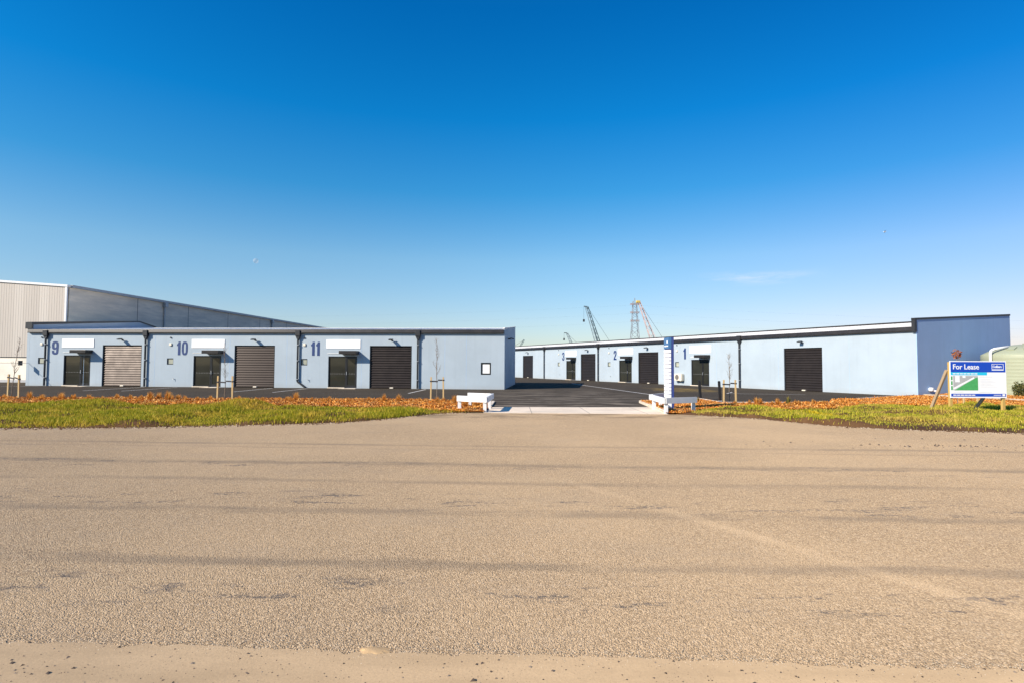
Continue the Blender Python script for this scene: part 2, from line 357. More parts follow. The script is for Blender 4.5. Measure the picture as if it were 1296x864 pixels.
# near edge: compacted gravel shoulder, a ragged lip of stones where the seal begins
xe = np.linspace(-12, 12, 500); je = near(xe) + .012*np.sin(xe*2.3)+.006*np.sin(xe*9.7+1)+.011*rng.standard_normal(500)
pl = [(-70, near(-70))] + list(zip(xe, je)) + [(70, near(70)), (70,-30), (-70,-30)]
g = MB(); g.add([(x,y,.005) for x,y in pl], [tuple(range(len(pl)-1,-1,-1))]); struct(g.build('gravel_shoulder', M['path']))

g = MB(); g.add([(-75,22.5,0),(75,22.5,0),(75,118,0),(-75,118,0)], [(0,1,2,3)]); struct(g.build('car_park', M['asphalt']))
g = MB(); g.prism([(-.98,19.86),(5.32,19.70),(5.62,22.95),(-.75,22.55)], -.05, .012, 'xy'); struct(g.build('concrete_crossover', M['crossover']))
def kerb_run(pts, w=.13, h=.11, closed=False):
    g = MB()
    for a, b in zip(pts[:-1], pts[1:]): g.beam((a[0],a[1],h/2-.02), (b[0],b[1],h/2-.02), w, h+.04)
    return g
struct(kerb_run([(-60,26.35),(-1.2,26.05),(-.82,25.7),(-.86,22.6)], .13, .06).build('kerb', M['kerb']))
struct(kerb_run([(5.40,19.9),(5.62,22.9),(5.80,25.72),(5.95,25.95),(9.16,28.05),(9.24,25.02),(14.2,25.42),(15.25,27.1),(22.95,32.6)]).build('kerb', M['kerb']))

def strip_mesh(name, lo, hi, x0, x1, nx, ny, hf, mat):
    xs = np.linspace(x0, x1, nx); V = np.linspace(0, 1, ny); XX = np.repeat(xs[:,None], ny, 1); a, b = lo(xs), hi(xs)
    b = np.maximum(b, a+.01); YY = a[:,None] + (b-a)[:,None]*V[None]; ZZ = hf(XX, YY)
    vs = np.stack([XX, YY, ZZ], -1).reshape(-1,3); i = np.arange(nx*ny).reshape(nx, ny)
    fs = np.stack([i[:-1,:-1], i[1:,:-1], i[1:,1:], i[:-1,1:]], -1).reshape(-1,4)
    o = np_mesh(name, vs, fs, mat); o.data.polygons.foreach_set('use_smooth', [True]*len(fs)); return struct(o)
hl = lambda x, y: verge_h(x, y, NE_L, FAR_L); hr = lambda x, y: verge_h(x, y, NE_R, FAR_R)
strip_mesh('verge', NE_L, FAR_L, -45, -.98, 440, 60, hl, M['soil'])
strip_mesh('verge', NE_R, FAR_R, 5.3, 45, 400, 60, hr, M['soil'])
KL = lambda x: np.interp(x, [-60,-1.2,-.9], [26.3,26.0,25.6])
bl = lambda x: FAR_L(x)-.1
strip_mesh('mulch_bed', bl, KL, -45, -.9, 300, 24, bed_h, M['mulch_ground'])
brf = lambda x: FAR_R(x)-.1
strip_mesh('mulch_bed', brf, BACK_R, 5.34, 45, 400, 40, bed_h, M['mulch_ground'])

def scatter(lo, hi, x0, x1, n):
    """n random points between two curves, evenly by area"""
    px = []; py = []; tot = 0
    xs = np.linspace(x0, x1, 200); hm = float(np.max(hi(xs)-lo(xs)))
    while tot < n:
        x = rng.uniform(x0, x1, n); v = rng.uniform(0, hm, n); k = v < (hi(x)-lo(x)); px.append(x[k]); py.append((lo(x)+v)[k]); tot += int(k.sum())
    return np.concatenate(px)[:n], np.concatenate(py)[:n]
def blades(x, y, z, ln, w, lean=.45):
    n = len(x); a = rng.uniform(0, 2*np.pi, n); b = rng.uniform(0, 2*np.pi, n); t = rng.uniform(.1, 1, n)*lean*ln
    dx, dy = np.cos(a)*w/2, np.sin(a)*w/2; lx, ly = np.cos(b)*t, np.sin(b)*t
    h = np.sqrt(np.maximum(ln**2-t**2, .0001))
    p0 = np.stack([x-dx, y-dy, z-.01], -1); p1 = np.stack([x+dx, y+dy, z-.01], -1)
    p2 = np.stack([x+dx*.7+lx*.4, y+dy*.7+ly*.4, z+h*.6], -1); p3 = np.stack([x-dx*.7+lx*.4, y-dy*.7+ly*.4, z+h*.6], -1); p4 = np.stack([x+lx, y+ly, z+h], -1)
    V = np.stack([p0,p1,p2,p3,p4], 1).reshape(-1,3); i = np.arange(n)[:,None]*5
    F = np.concatenate([i+np.array([[0,1,2]]), i+np.array([[0,2,3]]), i+np.array([[3,2,4]])], 0)
    return V, F
def patch(x, y):
    h = 0
    for k in range(10): h = h + np.sin((x*np.cos(_dr[k+3])+y*np.sin(_dr[k+3]))*(1.1+.62*k)+_ph[k+9])/(1+.18*k)
    return np.clip(h*.42, -1, 1)
def grass(name, lo, hi, x0, x1, n, hf, mat, label, thin):
    x, y = scatter(lo, hi, x0, x1, n); nz = np.clip(patch(x, y)*.55, -.3, .6); d = y-lo(x); 
    dens = np.clip(.9+nz*.4, .4, 1)
    if thin: dens = dens*np.where(x>9.5, np.clip((d-.75)/1.0, .05, 1), np.clip((d-.1)/.4, .1, 1))*np.clip(1.0+patch(x*.45+9, y*.45)*.7, .4, 1)
    else: dens = dens*np.clip((d+.1)/.5, .1, 1)
    k = rng.uniform(0, 1, n) < dens; x, y, nz = x[k], y[k], nz[k]; n = len(x)
    ln = np.clip((.07 if not thin else .055)*(1+nz*1.0)*rng.uniform(.4, 1.8, n), .02, .2)
    V, F = blades(x, y, hf(x, y), ln, rng.uniform(.008,.018,n), .75)
    return tag(np_mesh(name, V, F, mat), label, 'grass', kind='stuff')
tag_l = grass('grass', lambda x: NE_L(x)+.04, lambda x: FAR_L(x)+.08, -27, -1.2, 190000, hl, M['grass'], 'lush green grass verge left of the concrete driveway', False)
grass('grass', lambda x: NE_R(x)+.04, lambda x: FAR_R(x)+.15, 6.3, 27, 170000, hr, M['grass_dry'], 'thin yellowing grass verge with bare dirt under the lease sign', True)
def chips(name, lo, hi, x0, x1, n, label):
    x, y = scatter(lo, hi, x0, x1, n); z = bed_h(x, y)+rng.uniform(.005,.05,n)
    c = np.stack([x,y,z],-1); L = rng.gamma(3,.011,n)[:,None]+.012; W = rng.uniform(.007,.020,n)[:,None]
    a = rng.uniform(0,2*np.pi,n); t = rng.normal(0,.5,n); u = np.stack([np.cos(a)*np.cos(t), np.sin(a)*np.cos(t), np.sin(t)],-1); q = rng.normal(0,.5,n)
    w = np.stack([-np.sin(a)*np.cos(q), np.cos(a)*np.cos(q), np.sin(q)],-1)
    V = np.stack([c-u*L-w*W*.6, c+u*L-w*W, c+u*L*.9+w*W*.7, c-u*L*.8+w*W],1).reshape(-1,3); i = np.arange(n)[:,None]*4
    return tag(np_mesh(name, V, i+np.array([[0,1,2,3]]), M['chips']), label, 'mulch', kind='stuff')
chips('bark_mulch', lambda x: FAR_L(x)-.15, KL, -29, -.95, 80000, 'orange bark mulch along the left car park kerb')
chips('bark_mulch', lambda x: FAR_R(x)-.15, BACK_R, 5.45, 33, 130000, 'orange bark mulch in the right hand bed behind the lease sign')

# loose stones on the near shoulder and crumbs of dirt along the far road edge
def stones(name, x, y, z, r, mat, label):
    n = len(x); base = np.array([(1,0,0),(-.5,.8,0),(-.6,-.7,0),(.1,.1,.7)]); V = []
    a = rng.uniform(0, 6.28, n); ca, sa = np.cos(a), np.sin(a)
    for b in base:
        k = r*rng.uniform(.6,1.2,n); V.append(np.stack([x+(b[0]*ca-b[1]*sa)*k, y+(b[0]*sa+b[1]*ca)*k, z+b[2]*r], -1))
    V = np.stack(V,1).reshape(-1,3); i = np.arange(n)[:,None]*4
    return tag(np_mesh(name, V, np.concatenate([i+np.array([[0,1,3]]), i+np.array([[1,2,3]]), i+np.array([[2,0,3]])],0), mat), label, 'stones', kind='stuff')
n = 2200; x = rng.uniform(-4.2,4.2,n); y = rng.uniform(2.2, 3.3, n)-.0446*x
stones('pebbles', x, y, np.full(n,.004), rng.gamma(2,.0024,n)+.002, M['pebble'], 'dark pebbles scattered over the gravel shoulder in the foreground')
n = 5000; x = rng.uniform(-5,5,n); y = near(x)+rng.normal(.02,.05,n)
stones('loose_chips', x, y, np.full(n,.004), rng.uniform(.0025,.007,n), M['loose'], 'tan stone chips strewn along the near edge of the road seal')
n = 2600; x = np.concatenate([rng.uniform(-22,-1.5,n), rng.uniform(6.5,24,n)]); y = np.where(x<0, NE_L(x), NE_R(x))+rng.normal(.0,.16,2*n)
stones('dirt_clods', x, y, np.full(2*n,.0), rng.gamma(2,.007,2*n)+.006, M['soil'], 'brown crumbs of soil along the far edge of the road')
n = 3000; x = np.concatenate([rng.uniform(-22,-1.5,n), rng.uniform(6.2,24,n)]); y = np.where(x<0, NE_L(x), NE_R(x))+rng.normal(-.10,.13,2*n)
stones('edge_gravel', x, y, np.full(2*n,.002), rng.gamma(2,.004,2*n)+.004, M['loose'], 'pale gravel scattered along the far edge of the road')
n = 70; x = np.concatenate([rng.normal(9.0,.9,40), rng.uniform(4,14,30)]); y = np.concatenate([rng.normal(12.0,.12,40), rng.uniform(11.2,13.4,30)])
stones('leaf_litter', x, y, np.full(n,.003), rng.uniform(.012,.035,n), M['pebble'], 'brown leaf litter lying on the far side of the road')
g = MB(); k = 44; rr = [(.075+.03*random.random())*(1+.28*math.cos(i*.143+.4)+.12*math.sin(i*.71)) for i in range(k)]
g.add([(rr[i]*math.cos(i*2*math.pi/k), rr[i]*.62*math.sin(i*2*math.pi/k), -.004) for i in range(k)] + [(rr[i]*.7*math.cos(i*2*math.pi/k), rr[i]*.42*math.sin(i*2*math.pi/k), .003+.004*random.random()) for i in range(k)], [(i,(i+1)%k,k+(i+1)%k,k+i) for i in range(k)]+[tuple(range(k,2*k))])
tag(g.build('sand_patch', concrete('orange_sand', (.52,.35,.18), 8, .4), loc=(-.80,3.36,.004), smooth=True), 'flat orange lump of sand on the road beside the gravel shoulder', 'sand')

# painted lines
def line(pts, w, mat, name='painted_line'):
    g = MB()
    for a, b in zip(pts[:-1], pts[1:]):
        d = Vector((b[0]-a[0], b[1]-a[1])).normalized(); q = Vector((-d.y, d.x))*w/2
        g.add([(a[0]+q.x,a[1]+q.y,.005),(a[0]-q.x,a[1]-q.y,.005),(b[0]-q.x,b[1]-q.y,.005),(b[0]+q.x,b[1]+q.y,.005)], [(0,1,2,3)])
    return struct(g.build(name, mat, fix=False))
line([(8.75,29.0),(8.06,33.59),(6.21,47.65),(5.6,53)], .13, M['line_white'])
line([(14.3,37.0),(13.2,35.0),(17.6,34.2)], .10, M['line_white'])
line([(9.6,38.9),(12.0,37.6)], .10, M['line_yellow']); line([(10.4,41.4),(13.2,39.6)], .10, M['line_yellow'])

# ------------------------------------------------------------------ the two rows of units
FA = R(4.1); FB = R(64.2)
L_ORG = Vector((-.56, 39.15, 0)); R_ORG = Vector((23.335, 32.825, 0))

def holed_wall(g, x0, x1, z0, z1, holes, t=.18, y=0.):
    """a wall in the xz plane with rectangular holes, reveals included"""
    xs = sorted({x0,x1}|{h[0] for h in holes}|{h[1] for h in holes}); zs = sorted({z0,z1}|{h[2] for h in holes}|{h[3] for h in holes})
    solid = lambda i, j: 0 <= i < len(xs)-1 and 0 <= j < len(zs)-1 and not any(h[0]-1e-6 <= xs[i] and xs[i+1] <= h[1]+1e-6 and h[2]-1e-6 <= zs[j] and zs[j+1] <= h[3]+1e-6 for h in holes)
    for i in range(len(xs)-1):
        for j in range(len(zs)-1):
            if not solid(i,j): continue
            a,b,c,d = xs[i],xs[i+1],zs[j],zs[j+1]
            g.add([(a,y,c),(b,y,c),(b,y,d),(a,y,d)], [(0,1,2,3)]); g.add([(a,y+t,c),(b,y+t,c),(b,y+t,d),(a,y+t,d)], [(3,2,1,0)])
            if not solid(i-1,j): g.add([(a,y,c),(a,y+t,c),(a,y+t,d),(a,y,d)], [(3,2,1,0)])
            if not solid(i+1,j): g.add([(b,y,c),(b,y+t,c),(b,y+t,d),(b,y,d)], [(0,1,2,3)])
            if not solid(i,j-1): g.add([(a,y,c),(b,y,c),(b,y+t,c),(a,y+t,c)], [(3,2,1,0)])
            if not solid(i,j+1): g.add([(a,y,d),(b,y,d),(b,y+t,d),(a,y+t,d)], [(0,1,2,3)])

def ring(cx, cz, w, h, r, n=6):
    """rounded rectangle outline"""
    pts = []
    for sx, sz, a0 in ((1,1,0),(-1,1,90),(-1,-1,180),(1,-1,270)):
        for k in range(n+1):
            t = R(a0+90*k/n); pts.append((cx+sx*(w/2-r)+r*math.cos(t), cz+sz*(h/2-r)+r*math.sin(t)))
    return pts
DIG = {'0': [ring(.5,.5,1,1,.36), ring(.5,.5,.36,.70,.15)], '1': [[(.30,0),(.72,0),(.72,1),(.36,1),(.33,.90),(.25,.84),(.12,.80),(.12,.68),(.30,.70)]],
 '9': [[(.97,.30),(1,.72),(.95,.88),(.82,.97),(.64,1),(.36,1),(.18,.97),(.05,.88),(0,.74),(0,.62),(.05,.48),(.16,.40),(.32,.37),(.50,.385),(.62,.44),(.66,.46),(.66,.26),(.62,.17),(.50,.145),(.38,.17),(.34,.24),(.34,.31),(.02,.31),(.02,.24),(.07,.11),(.18,.03),(.36,0),(.64,0),(.82,.03),(.94,.13)], ring(.5,.69,.32,.34,.13)],
 '2': [[(.04,0),(.98,0),(.98,.16),(.44,.16),(.88,.52),(.97,.64),(.98,.78),(.93,.90),(.80,.975),(.62,1),(.38,1),(.20,.975),(.07,.89),(.03,.76),(.03,.66),(.36,.66),(.36,.75),(.40,.83),(.50,.855),(.60,.83),(.64,.75),(.62,.66),(.54,.57),(.04,.15)]],
 '3': [[(.02,.32),(.02,.22),(.07,.10),(.19,.025),(.37,0),(.63,0),(.82,.03),(.94,.12),(.98,.24),(.98,.36),(.93,.46),(.80,.515),(.93,.58),(.97,.68),(.97,.78),(.92,.90),(.80,.975),(.62,1),(.38,1),(.20,.975),(.07,.89),(.03,.77),(.03,.70),(.35,.70),(.35,.77),(.39,.84),(.5,.86),(.61,.84),(.65,.77),(.65,.68),(.60,.60),(.50,.58),(.40,.58),(.40,.44),(.50,.44),(.61,.42),(.65,.34),(.65,.24),(.61,.165),(.5,.14),(.39,.165),(.35,.24),(.35,.32)]]}
def outline_mesh(loops, depth):
    cu = bpy.data.curves.new('outline','CURVE'); cu.dimensions = '2D'; cu.fill_mode = 'BOTH'; cu.extrude = depth
    for lp in loops:
        s = cu.splines.new('POLY'); s.points.add(len(lp)-1); s.use_cyclic_u = True
        for p, q in zip(s.points, lp): p.co = (q[0], q[1], 0, 1)
    return curve_to(cu)
def curve_to(cu):
    o = bpy.data.objects.new('outline', cu); COL.objects.link(o); dg = bpy.context.evaluated_depsgraph_get(); dg.update()
    me = bpy.data.meshes.new_from_object(o.evaluated_get(dg)); v = [tuple(p.co) for p in me.vertices]; f = [tuple(p.vertices) for p in me.polygons]
    bpy.data.objects.remove(o); bpy.data.curves.remove(cu); bpy.data.meshes.remove(me); return v, f
def stand(vf, x, y, z, sx=1, sz=1):
    """2D shape upright in the xz plane, facing -y"""
    v, f = vf; return [(x+p[0]*sx, y-p[2], z+p[1]*sz) for p in v], f
def text_vf(s, size, bold=0., depth=.002, align='LEFT', sp=1.0):
    cu = bpy.data.curves.new('lettering','FONT'); cu.body = s; cu.size = size; cu.offset = bold; cu.extrude = depth; cu.align_x = align; cu.space_character = sp; cu.resolution_u = 3
    return curve_to(cu)
def digits(txt, x0, z0, h, w, root):
    g = MB(); x = x0
    for c in txt:
        lw = w*(.82 if c == '1' and len(txt) > 1 else 1)
        g.add(*stand(outline_mesh(DIG[c], .006), x-(.12*w if c == '1' else 0), -.007, z0, w, h)); x += lw*(.86 if c == '1' else 1)+.06
    return g.build('number', M['number'], root)

def roller_door(root, x0, x1, zt=2.96):
    g = MB(); w = x1-x0; pitch = .168; n = int(zt/pitch); prof = []
    for i in range(n*6+1):
        z = .06+i/(n*6)*(zt-.06); k = i % 6; prof.append((z, .076+.050*min(k,5)/5 if k < 6 else .076))
    vs = []; fs = []
    for z, y in prof: vs += [(x0+.05,y,z),(x1-.05,y,z)]
    for i in range(len(prof)-1): fs.append((2*i,2*i+1,2*i+3,2*i+2))
    g.add(vs, fs); d = g.build('roller_door', M['roller'], root, fix=False)
    e = MB(); e.box(x0,x0+.07,.055,.135,0,zt); e.build('door_guide', M['frame'], d)
    e = MB(); e.box(x1-.07,x1,.055,.135,0,zt); e.build('door_guide', M['frame'], d)
    e = MB(); e.bbox(x0+.07,x1-.07,.07,.13,.012,.09); e.build('bottom_rail', M['roller'], d)
    e = MB(); xc = (x0+x1)/2+.1; e.bbox(xc-.13,xc+.13,-.10,.05,.008,.085,.02); e.build('floor_lock', M['cream'], d)
    return d
def entry_door(root, x0, x1, zt=2.22, flip=False):
    """fixed pane and a swing door in one black frame; flip puts the swing door first"""
    xs = x0+.60*(x1-x0) if not flip else x0+.60*(x1-x0)
    fr = MB(); f = .065; fr.box(x0,x0+f,.05,.15,.04,zt); fr.box(x1-f,x1,.05,.15,.04,zt); fr.box(x0+f,x1-f,.05,.15,zt-f,zt); fr.box(xs-f/2,xs+f/2,.048,.152,.04,zt-f); fr.box(x0+f,xs-f/2,.05,.15,.04,.12)
    fo = fr.build('door_frame', M['frame'], root)
    p = MB(); p.box(x0+f,xs-f/2,.095,.107,.12,zt-f); p.m = 1
    for i in range(9): p.disc((x0+f+.10+i*(xs-x0-2*f-.12)/8, 1.0), .016, .091, .0948, 8)
    p.build('fixed_pane', [M['glass_dark'], M['print_grey']], fo)
    p = MB(); a, b = xs+f/2+.006, x1-f-.006; s = .085
    p.box(a,a+s,.06,.11,.03,zt-f-.01); p.box(b-s,b,.06,.11,.03,zt-f-.01); p.box(a+s,b-s,.06,.11,zt-f-.01-s,zt-f-.01); p.box(a+s,b-s,.06,.11,.03,.20)
    lf = p.build('swing_door', M['frame'], root)
    p = MB(); p.box(a+s,b-s,.082,.092,.20,zt-f-.01-s); p.m = 1
    for i in range(5): p.disc((a+s+.06+i*(b-a-2*s-.12)/4, 1.0), .016, .078, .0818, 8)
    p.build('door_glass', [M['glass_dark'], M['print_grey']], lf)
    p = MB(); p.bbox(a+.025,a+.06,.0,.02,.92,1.16,.006); p.beam((a+.042,.01,.95),(a+.042,.065,.95),.02); p.beam((a+.042,.01,1.13),(a+.042,.065,1.13),.02); p.build('door_handle', M['galv'], lf)
    st = MB(); st.bbox(x0,xs,-.16,.045,-.01,.055,.012); st.build('door_step', M['kerb'], root)
    th = MB(); th.box(xs,x1,.0,.16,-.01,.028); th.build('threshold', M['galv'], root)
    return fo
def small_window(root, x0, x1, z0, z1, pane='glass_pale', f=.055):
    g = MB(); g.box(x0,x1,.05,.11,z0,z0+f); g.box(x0,x1,.05,.11,z1-f,z1); g.box(x0,x0+f,.05,.11,z0+f,z1-f); g.box(x1-f,x1,.05,.11,z0+f,z1-f)
    w = g.build('window', M['frame'], root); p = MB(); p.box(x0+f,x1-f,.07,.08,z0+f,z1-f); p.build('window_pane', M[pane], w)
def flood_light(root, x, z, side=1):
    g = MB(); g.bbox(x-.05,x+.05,-.05,-.004,z-.05,z+.05,.01); g.beam((x,-.03,z),(x,-.20,z+.05),.03)
    v = [(x-.15,-.16,z+.10),(x+.15,-.16,z+.10),(x+.15,-.40,z+.03),(x-.15,-.40,z+.03),(x-.12,-.18,z+.03),(x+.12,-.18,z+.03),(x+.12,-.38,z-.02),(x-.12,-.38,z-.02)]
    g.add(v, [(0,1,2,3),(7,6,5,4),(0,4,5,1),(1,5,6,2),(2,6,7,3),(3,7,4,0)]); return g.build('flood_light', M['frame'], root)
def canopy(root, x0, x1):
    g = MB(); g.bbox(x0,x1,-.64,-.004,2.37,2.60,.01); c = g.build('canopy', M['gutter'], root)
    f = MB(); f.box(x0-1.05,x0-.01,-.03,-.003,2.405,2.43); f.build('head_flashing', M['roof'], root)
def alarm(root, x):
    g = MB(); g.bbox(x-.09,x+.09,-.07,-.004,2.92,3.10,.015); g.build('alarm_box', M['cream'], root)
    g = MB(); g.disc((x,3.50),.05,-.06,-.004,14); g.build('wall_vent', M['dark'], root)
def tap(root, x):
    g = MB(); g.beam((x,-.004,.58),(x,-.10,.58),.025); g.beam((x,-.09,.60),(x,-.11,.50),.022); g.beam((x-.04,-.09,.63),(x+.04,-.09,.63),.015); g.build('garden_tap', M['galv'], root)
def downpipe(root, x, kick=0., z1=3.80):
    g = MB(); g.bbox(x-.17,x+.17,-.235,-.004,3.62,4.02,.012); g.prism([(x-.16,3.62),(x+.16,3.62),(x+.06,3.40),(x-.06,3.40)], -.18, -.03)
    if kick: g.tube([(x,-.12,3.42),(x,-.12,.50),(x+.05,-.12,.42),(x+kick,-.15,.02)], .065, 10)
    else: g.tube([(x,-.12,3.42),(x,-.12,.02)], .065, 10)
    d = g.build('downpipe', M['dark'], root)
    for z in (.6,1.9,3.0): MB().box(x-.078,x+.078,-.19,-.004,z-.02,z+.02).build('pipe_bracket', M['galv'], d)
def unit(root, xd, txt, ac=False, roller=True, flip=False):
    """everything that belongs to one letting: xd = left edge of its entry door"""
    entry_door(root, xd, xd+2.06, flip=flip); small_window(root, xd-2.0, xd-1.52, 1.58, 2.03)
    digits(txt, xd-(1.27 if len(txt) == 2 else .95), 2.26, .96, .44 if len(txt) == 2 else .52, root)
    s = MB(); s.bbox(xd-.16,xd+2.30,-.03,-.004,2.77,3.39,.004); s.build('blank_sign_panel', M['sign_white'], root)
    canopy(root, xd+.98, xd+2.20); alarm(root, xd-1.74); tap(root, xd-1.45)

def row(name, org, rz, length, door_x, numbers, rollers, floods, pipes, slope, depth, gut_top, extra_holes=(), joints=(), cap=.10):
    root = empty(name, org, rz)
    holes = [(x,x+2.06,0.,2.22) for x in door_x] + [(a,b,0.,2.96) for a,b in rollers] + [(x-2.0,x-1.52,1.58,2.03) for x in door_x] + list(extra_holes)
    g = MB(); holed_wall(g, -length, 0, -.08, 3.93, holes); g.build('front_wall', M['wall'], root, fix=False)
    b = MB(); b.box(-length+.2,-.2,1.2,1.3,0,3.8); b.build('inner_wall', M['grille'], root)
    for x in joints: MB().box(x-.008,x+.008,-.003,.004,0,3.75).build('panel_joint', M['end_wall'], root)
    for x, t in zip(door_x, numbers): unit(root, x, t)
    for a, b_ in rollers: roller_door(root, a, b_)
    for x in floods: flood_light(root, x, 3.34)
    for p in pipes: downpipe(root, p[0], p[1])
    # gutter: a box section with joint straps
    q = MB(); q.prism([(-.17,gut_top-.26),(-.17,gut_top-.21),(-.125,gut_top),(-.004,gut_top),(-.004,gut_top-.26)], -length-.05, .0, 'yz')
    x = -length+.3; q.m = 1
    while x < -.2: q.prism([(-.174,gut_top-.263),(-.174,gut_top-.21),(-.129,gut_top+.004),(-.006,gut_top+.004),(-.006,gut_top-.263)], x-.012, x+.012, 'yz'); x += .66
    q.build('gutter', [M['gutter'], M['dark']], root)
    # skillion roof of ribbed steel
    rise = math.tan(slope)*depth; r = MB(); n = int(length/.3)
    r.add([(-length,-.05,gut_top-.03),(0,-.05,gut_top-.03),(0,depth,gut_top-.03+rise),(-length,depth,gut_top-.03+rise)], [(0,1,2,3)])
    for i in range(n):
        x = -length+i*.3+.15; r.add([(x-.03,-.05,gut_top-.03),(x+.03,-.05,gut_top-.03),(x+.03,depth,gut_top-.03+rise),(x-.03,depth,gut_top-.03+rise),(x-.015,-.05,gut_top),(x+.015,-.05,gut_top),(x+.015,depth,gut_top+rise),(x-.015,depth,gut_top+rise)], [(0,4,7,3),(4,5,6,7),(5,1,2,6),(0,1,5,4)])
    r.build('roof', M['roof'], root)
    c = MB(); c.box(-length,0,depth-.15,depth+.2,gut_top+rise-.06,gut_top+rise+cap); c.build('ridge_capping', M['gutter'] if cap > .05 else M['roof'], root)
    w = MB(); w.box(-length,0,depth,depth+.18,-.08,gut_top-.08+rise); w.build('rear_wall', M['wall'], root)
    return root

LD = [-32.15,-22.28,-12.38]
left = row('unit_row', L_ORG, -FA, 34.85, LD, ['9','10','11'], [(-29.18,-26.20),(-19.25,-16.28),(-9.41,-6.43)], [-27.7,-17.75,-7.85], [(-33.5,0),(-25.85,0),(-14.56,.62),(-5.98,0)], R(4.3), 11, 4.08, cap=.0,
           extra_holes=[(-1.58,-.88,1.0,1.83)], joints=[-30.6,-25.2,-19.6,-15.4,-10.0,-4.1,-2.6])
tag(left, 'long pale blue building with units 9 10 and 11 left of the driveway', 'building')
small_window(left, -1.58, -.88, 1.0, 1.83, 'blind', .10)
g = MB(); g.prism([(.0,-.08),(11.18,-.08),(11.18,4.98),(.0,4.14)], 0., .05, 'yz'); g.build('end_wall', M['wall'], left)
g = MB(); g.prism([(-.16,4.145),(11.2,4.985),(11.2,5.05),(-.16,4.21)], -.03, .07, 'yz'); g.build('end_wall_capping', M['roof'], left)
g = MB(); g.prism([(-.004,-.08),(13.2,-.08),(13.2,5.05),(11.0,5.42),(-.004,4.50)], -35.05, -34.85, 'yz'); g.build('end_wall', M['wall'], left)
g = MB(); g.prism([(-.06,4.42),(11.0,5.43),(13.2,5.06),(13.2,5.17),(11.0,5.54),(-.06,4.62)], -35.09, -34.81, 'yz'); g.prism([(-.15,4.12),(-.01,4.12),(-.01,4.60),(-.15,4.60)], -35.09, -34.60, 'yz'); g.build('end_wall_capping', M['dark'], left)
g = MB(); g.bbox(.05,.24,3.0,3.14,3.55,3.65,.01); g.add([(.24,2.85,3.68),(.24,3.2,3.68),(.52,3.2,3.60),(.52,2.85,3.60),(.24,2.88,3.60),(.24,3.17,3.60),(.50,3.17,3.56),(.50,2.88,3.56)], [(0,1,2,3),(7,6,5,4),(0,4,5,1),(1,5,6,2),(2,6,7,3),(3,7,4,0)]); g.build('flood_light', M['frame'], left)
# parking bays and door aprons in front of the left row
rot = Matrix.Rotation(-FA, 3, 'Z')
def lw(x, y): p = L_ORG + rot @ Vector((x, y, 0)); return (p.x, p.y)
for x in (-25.2,-22.75,-15.9,-13.4): line([lw(x,-1.0), lw(x+.35,-6.6)], .11, M['line_white'])
line([lw(-35.0,-1.9), lw(-32.9,-1.2)], .10, M['line_white'])
line([lw(-5.2,-1.0), lw(-5.0,-6.4)], .11, M['line_white'])
for x in LD:
    g = MB(); a, b, c, d = lw(x+1.25,-.17), lw(x+2.06,-.17), lw(x+2.3,-1.0), lw(x+1.1,-1.0); g.prism([a,b,c,d], -.04, .010, 'xy'); struct(g.build('door_apron', M['crossover']))

RDX = [-18.07,-28.35,-38.75]
right = row('unit_row', R_ORG, -FB, 78, RDX, ['1','2','3'], [(-8.83,-5.87),(-25.26,-22.33),(-35.58,-32.63),(-50.15,-47.2)], [-7.35,-23.85,-34.1,-48.6], [(-12.75,0),(-32.0,0),(-44.0,0)], R(5.5), 10.2, 3.99, joints=[-4.0,-9.3,-15.2,-21.2,-25.9,-36.2])
tag(right, 'long pale blue building with units 1 2 and 3 right of the driveway', 'building')
g = MB(); g.prism([(.0,-.08),(10.4,-.08),(10.4,5.12),(.0,4.45)], 0., .05, 'yz'); g.build('end_wall', M['end_wall'], right)
g = MB(); g.prism([(-.22,4.37),(10.42,5.05),(10.42,5.16),(-.22,4.48)], -.12, .08, 'yz'); g.prism([(-.22,3.70),(-.004,3.70),(-.004,4.40),(-.22,4.40)], -.11, .07, 'yz'); g.build('end_wall_capping', M['dark'], right)
g = MB(); g.disc((-19.45,.70),.23,-.385,-.372,24)
a = MB(); a.bbox(-19.80,-18.90,-.37,-.08,.40,1.0,.025); a.beam((-19.6,-.004,.38),(-19.6,-.37,.38),.05); a.beam((-19.05,-.004,.38),(-19.05,-.37,.38),.05); ac = a.build('air_conditioner', M['cream'], right)
g.build('fan_grille', M['grille'], ac)
g = MB(); g.bbox(.05,.28,.98,1.22,.28,.50,.06); g.tube([(.08,1.2,.30),(.45,1.2,.30),(.45,1.2,.0)], .05, 8); g.build('vent_cowl', M['white'], right)

# ------------------------------------------------------------------ big warehouse behind
WA = R(4.0); wh = tag(empty('warehouse', (-37.75,48,0), -WA), 'tall warehouse in beige cladding and grey concrete behind unit 9', 'warehouse')
g = MB(); x = 0.; zt = lambda x: 8.14+.0715*(-x)
while x > -32:
    for a, b, ya, yb in ((0,-.15,0,0),(-.15,-.17,0,-.009),(-.17,-.21,-.009,-.009),(-.21,-.23,-.009,0)):
        g.add([(x+a,ya,2.15),(x+b,yb,2.15),(x+b,yb,zt(x+b)),(x+a,ya,zt(x+a))], [(0,3,2,1)])
    x -= .23
g.build('cladding', M['cladding'], wh, fix=False)
g = MB(); g.box(-32,0,.06,.25,-.08,2.13); g.build('base_wall', M['dado'], wh)
g = MB(); g.box(-32,.0,.03,.30,2.09,2.15); g.build('base_flashing', M['dark'], wh)
g = MB(); g.box(-32,-.0,.04,.28,-.08,.22); g.build('plinth', M['print_grey'], wh)
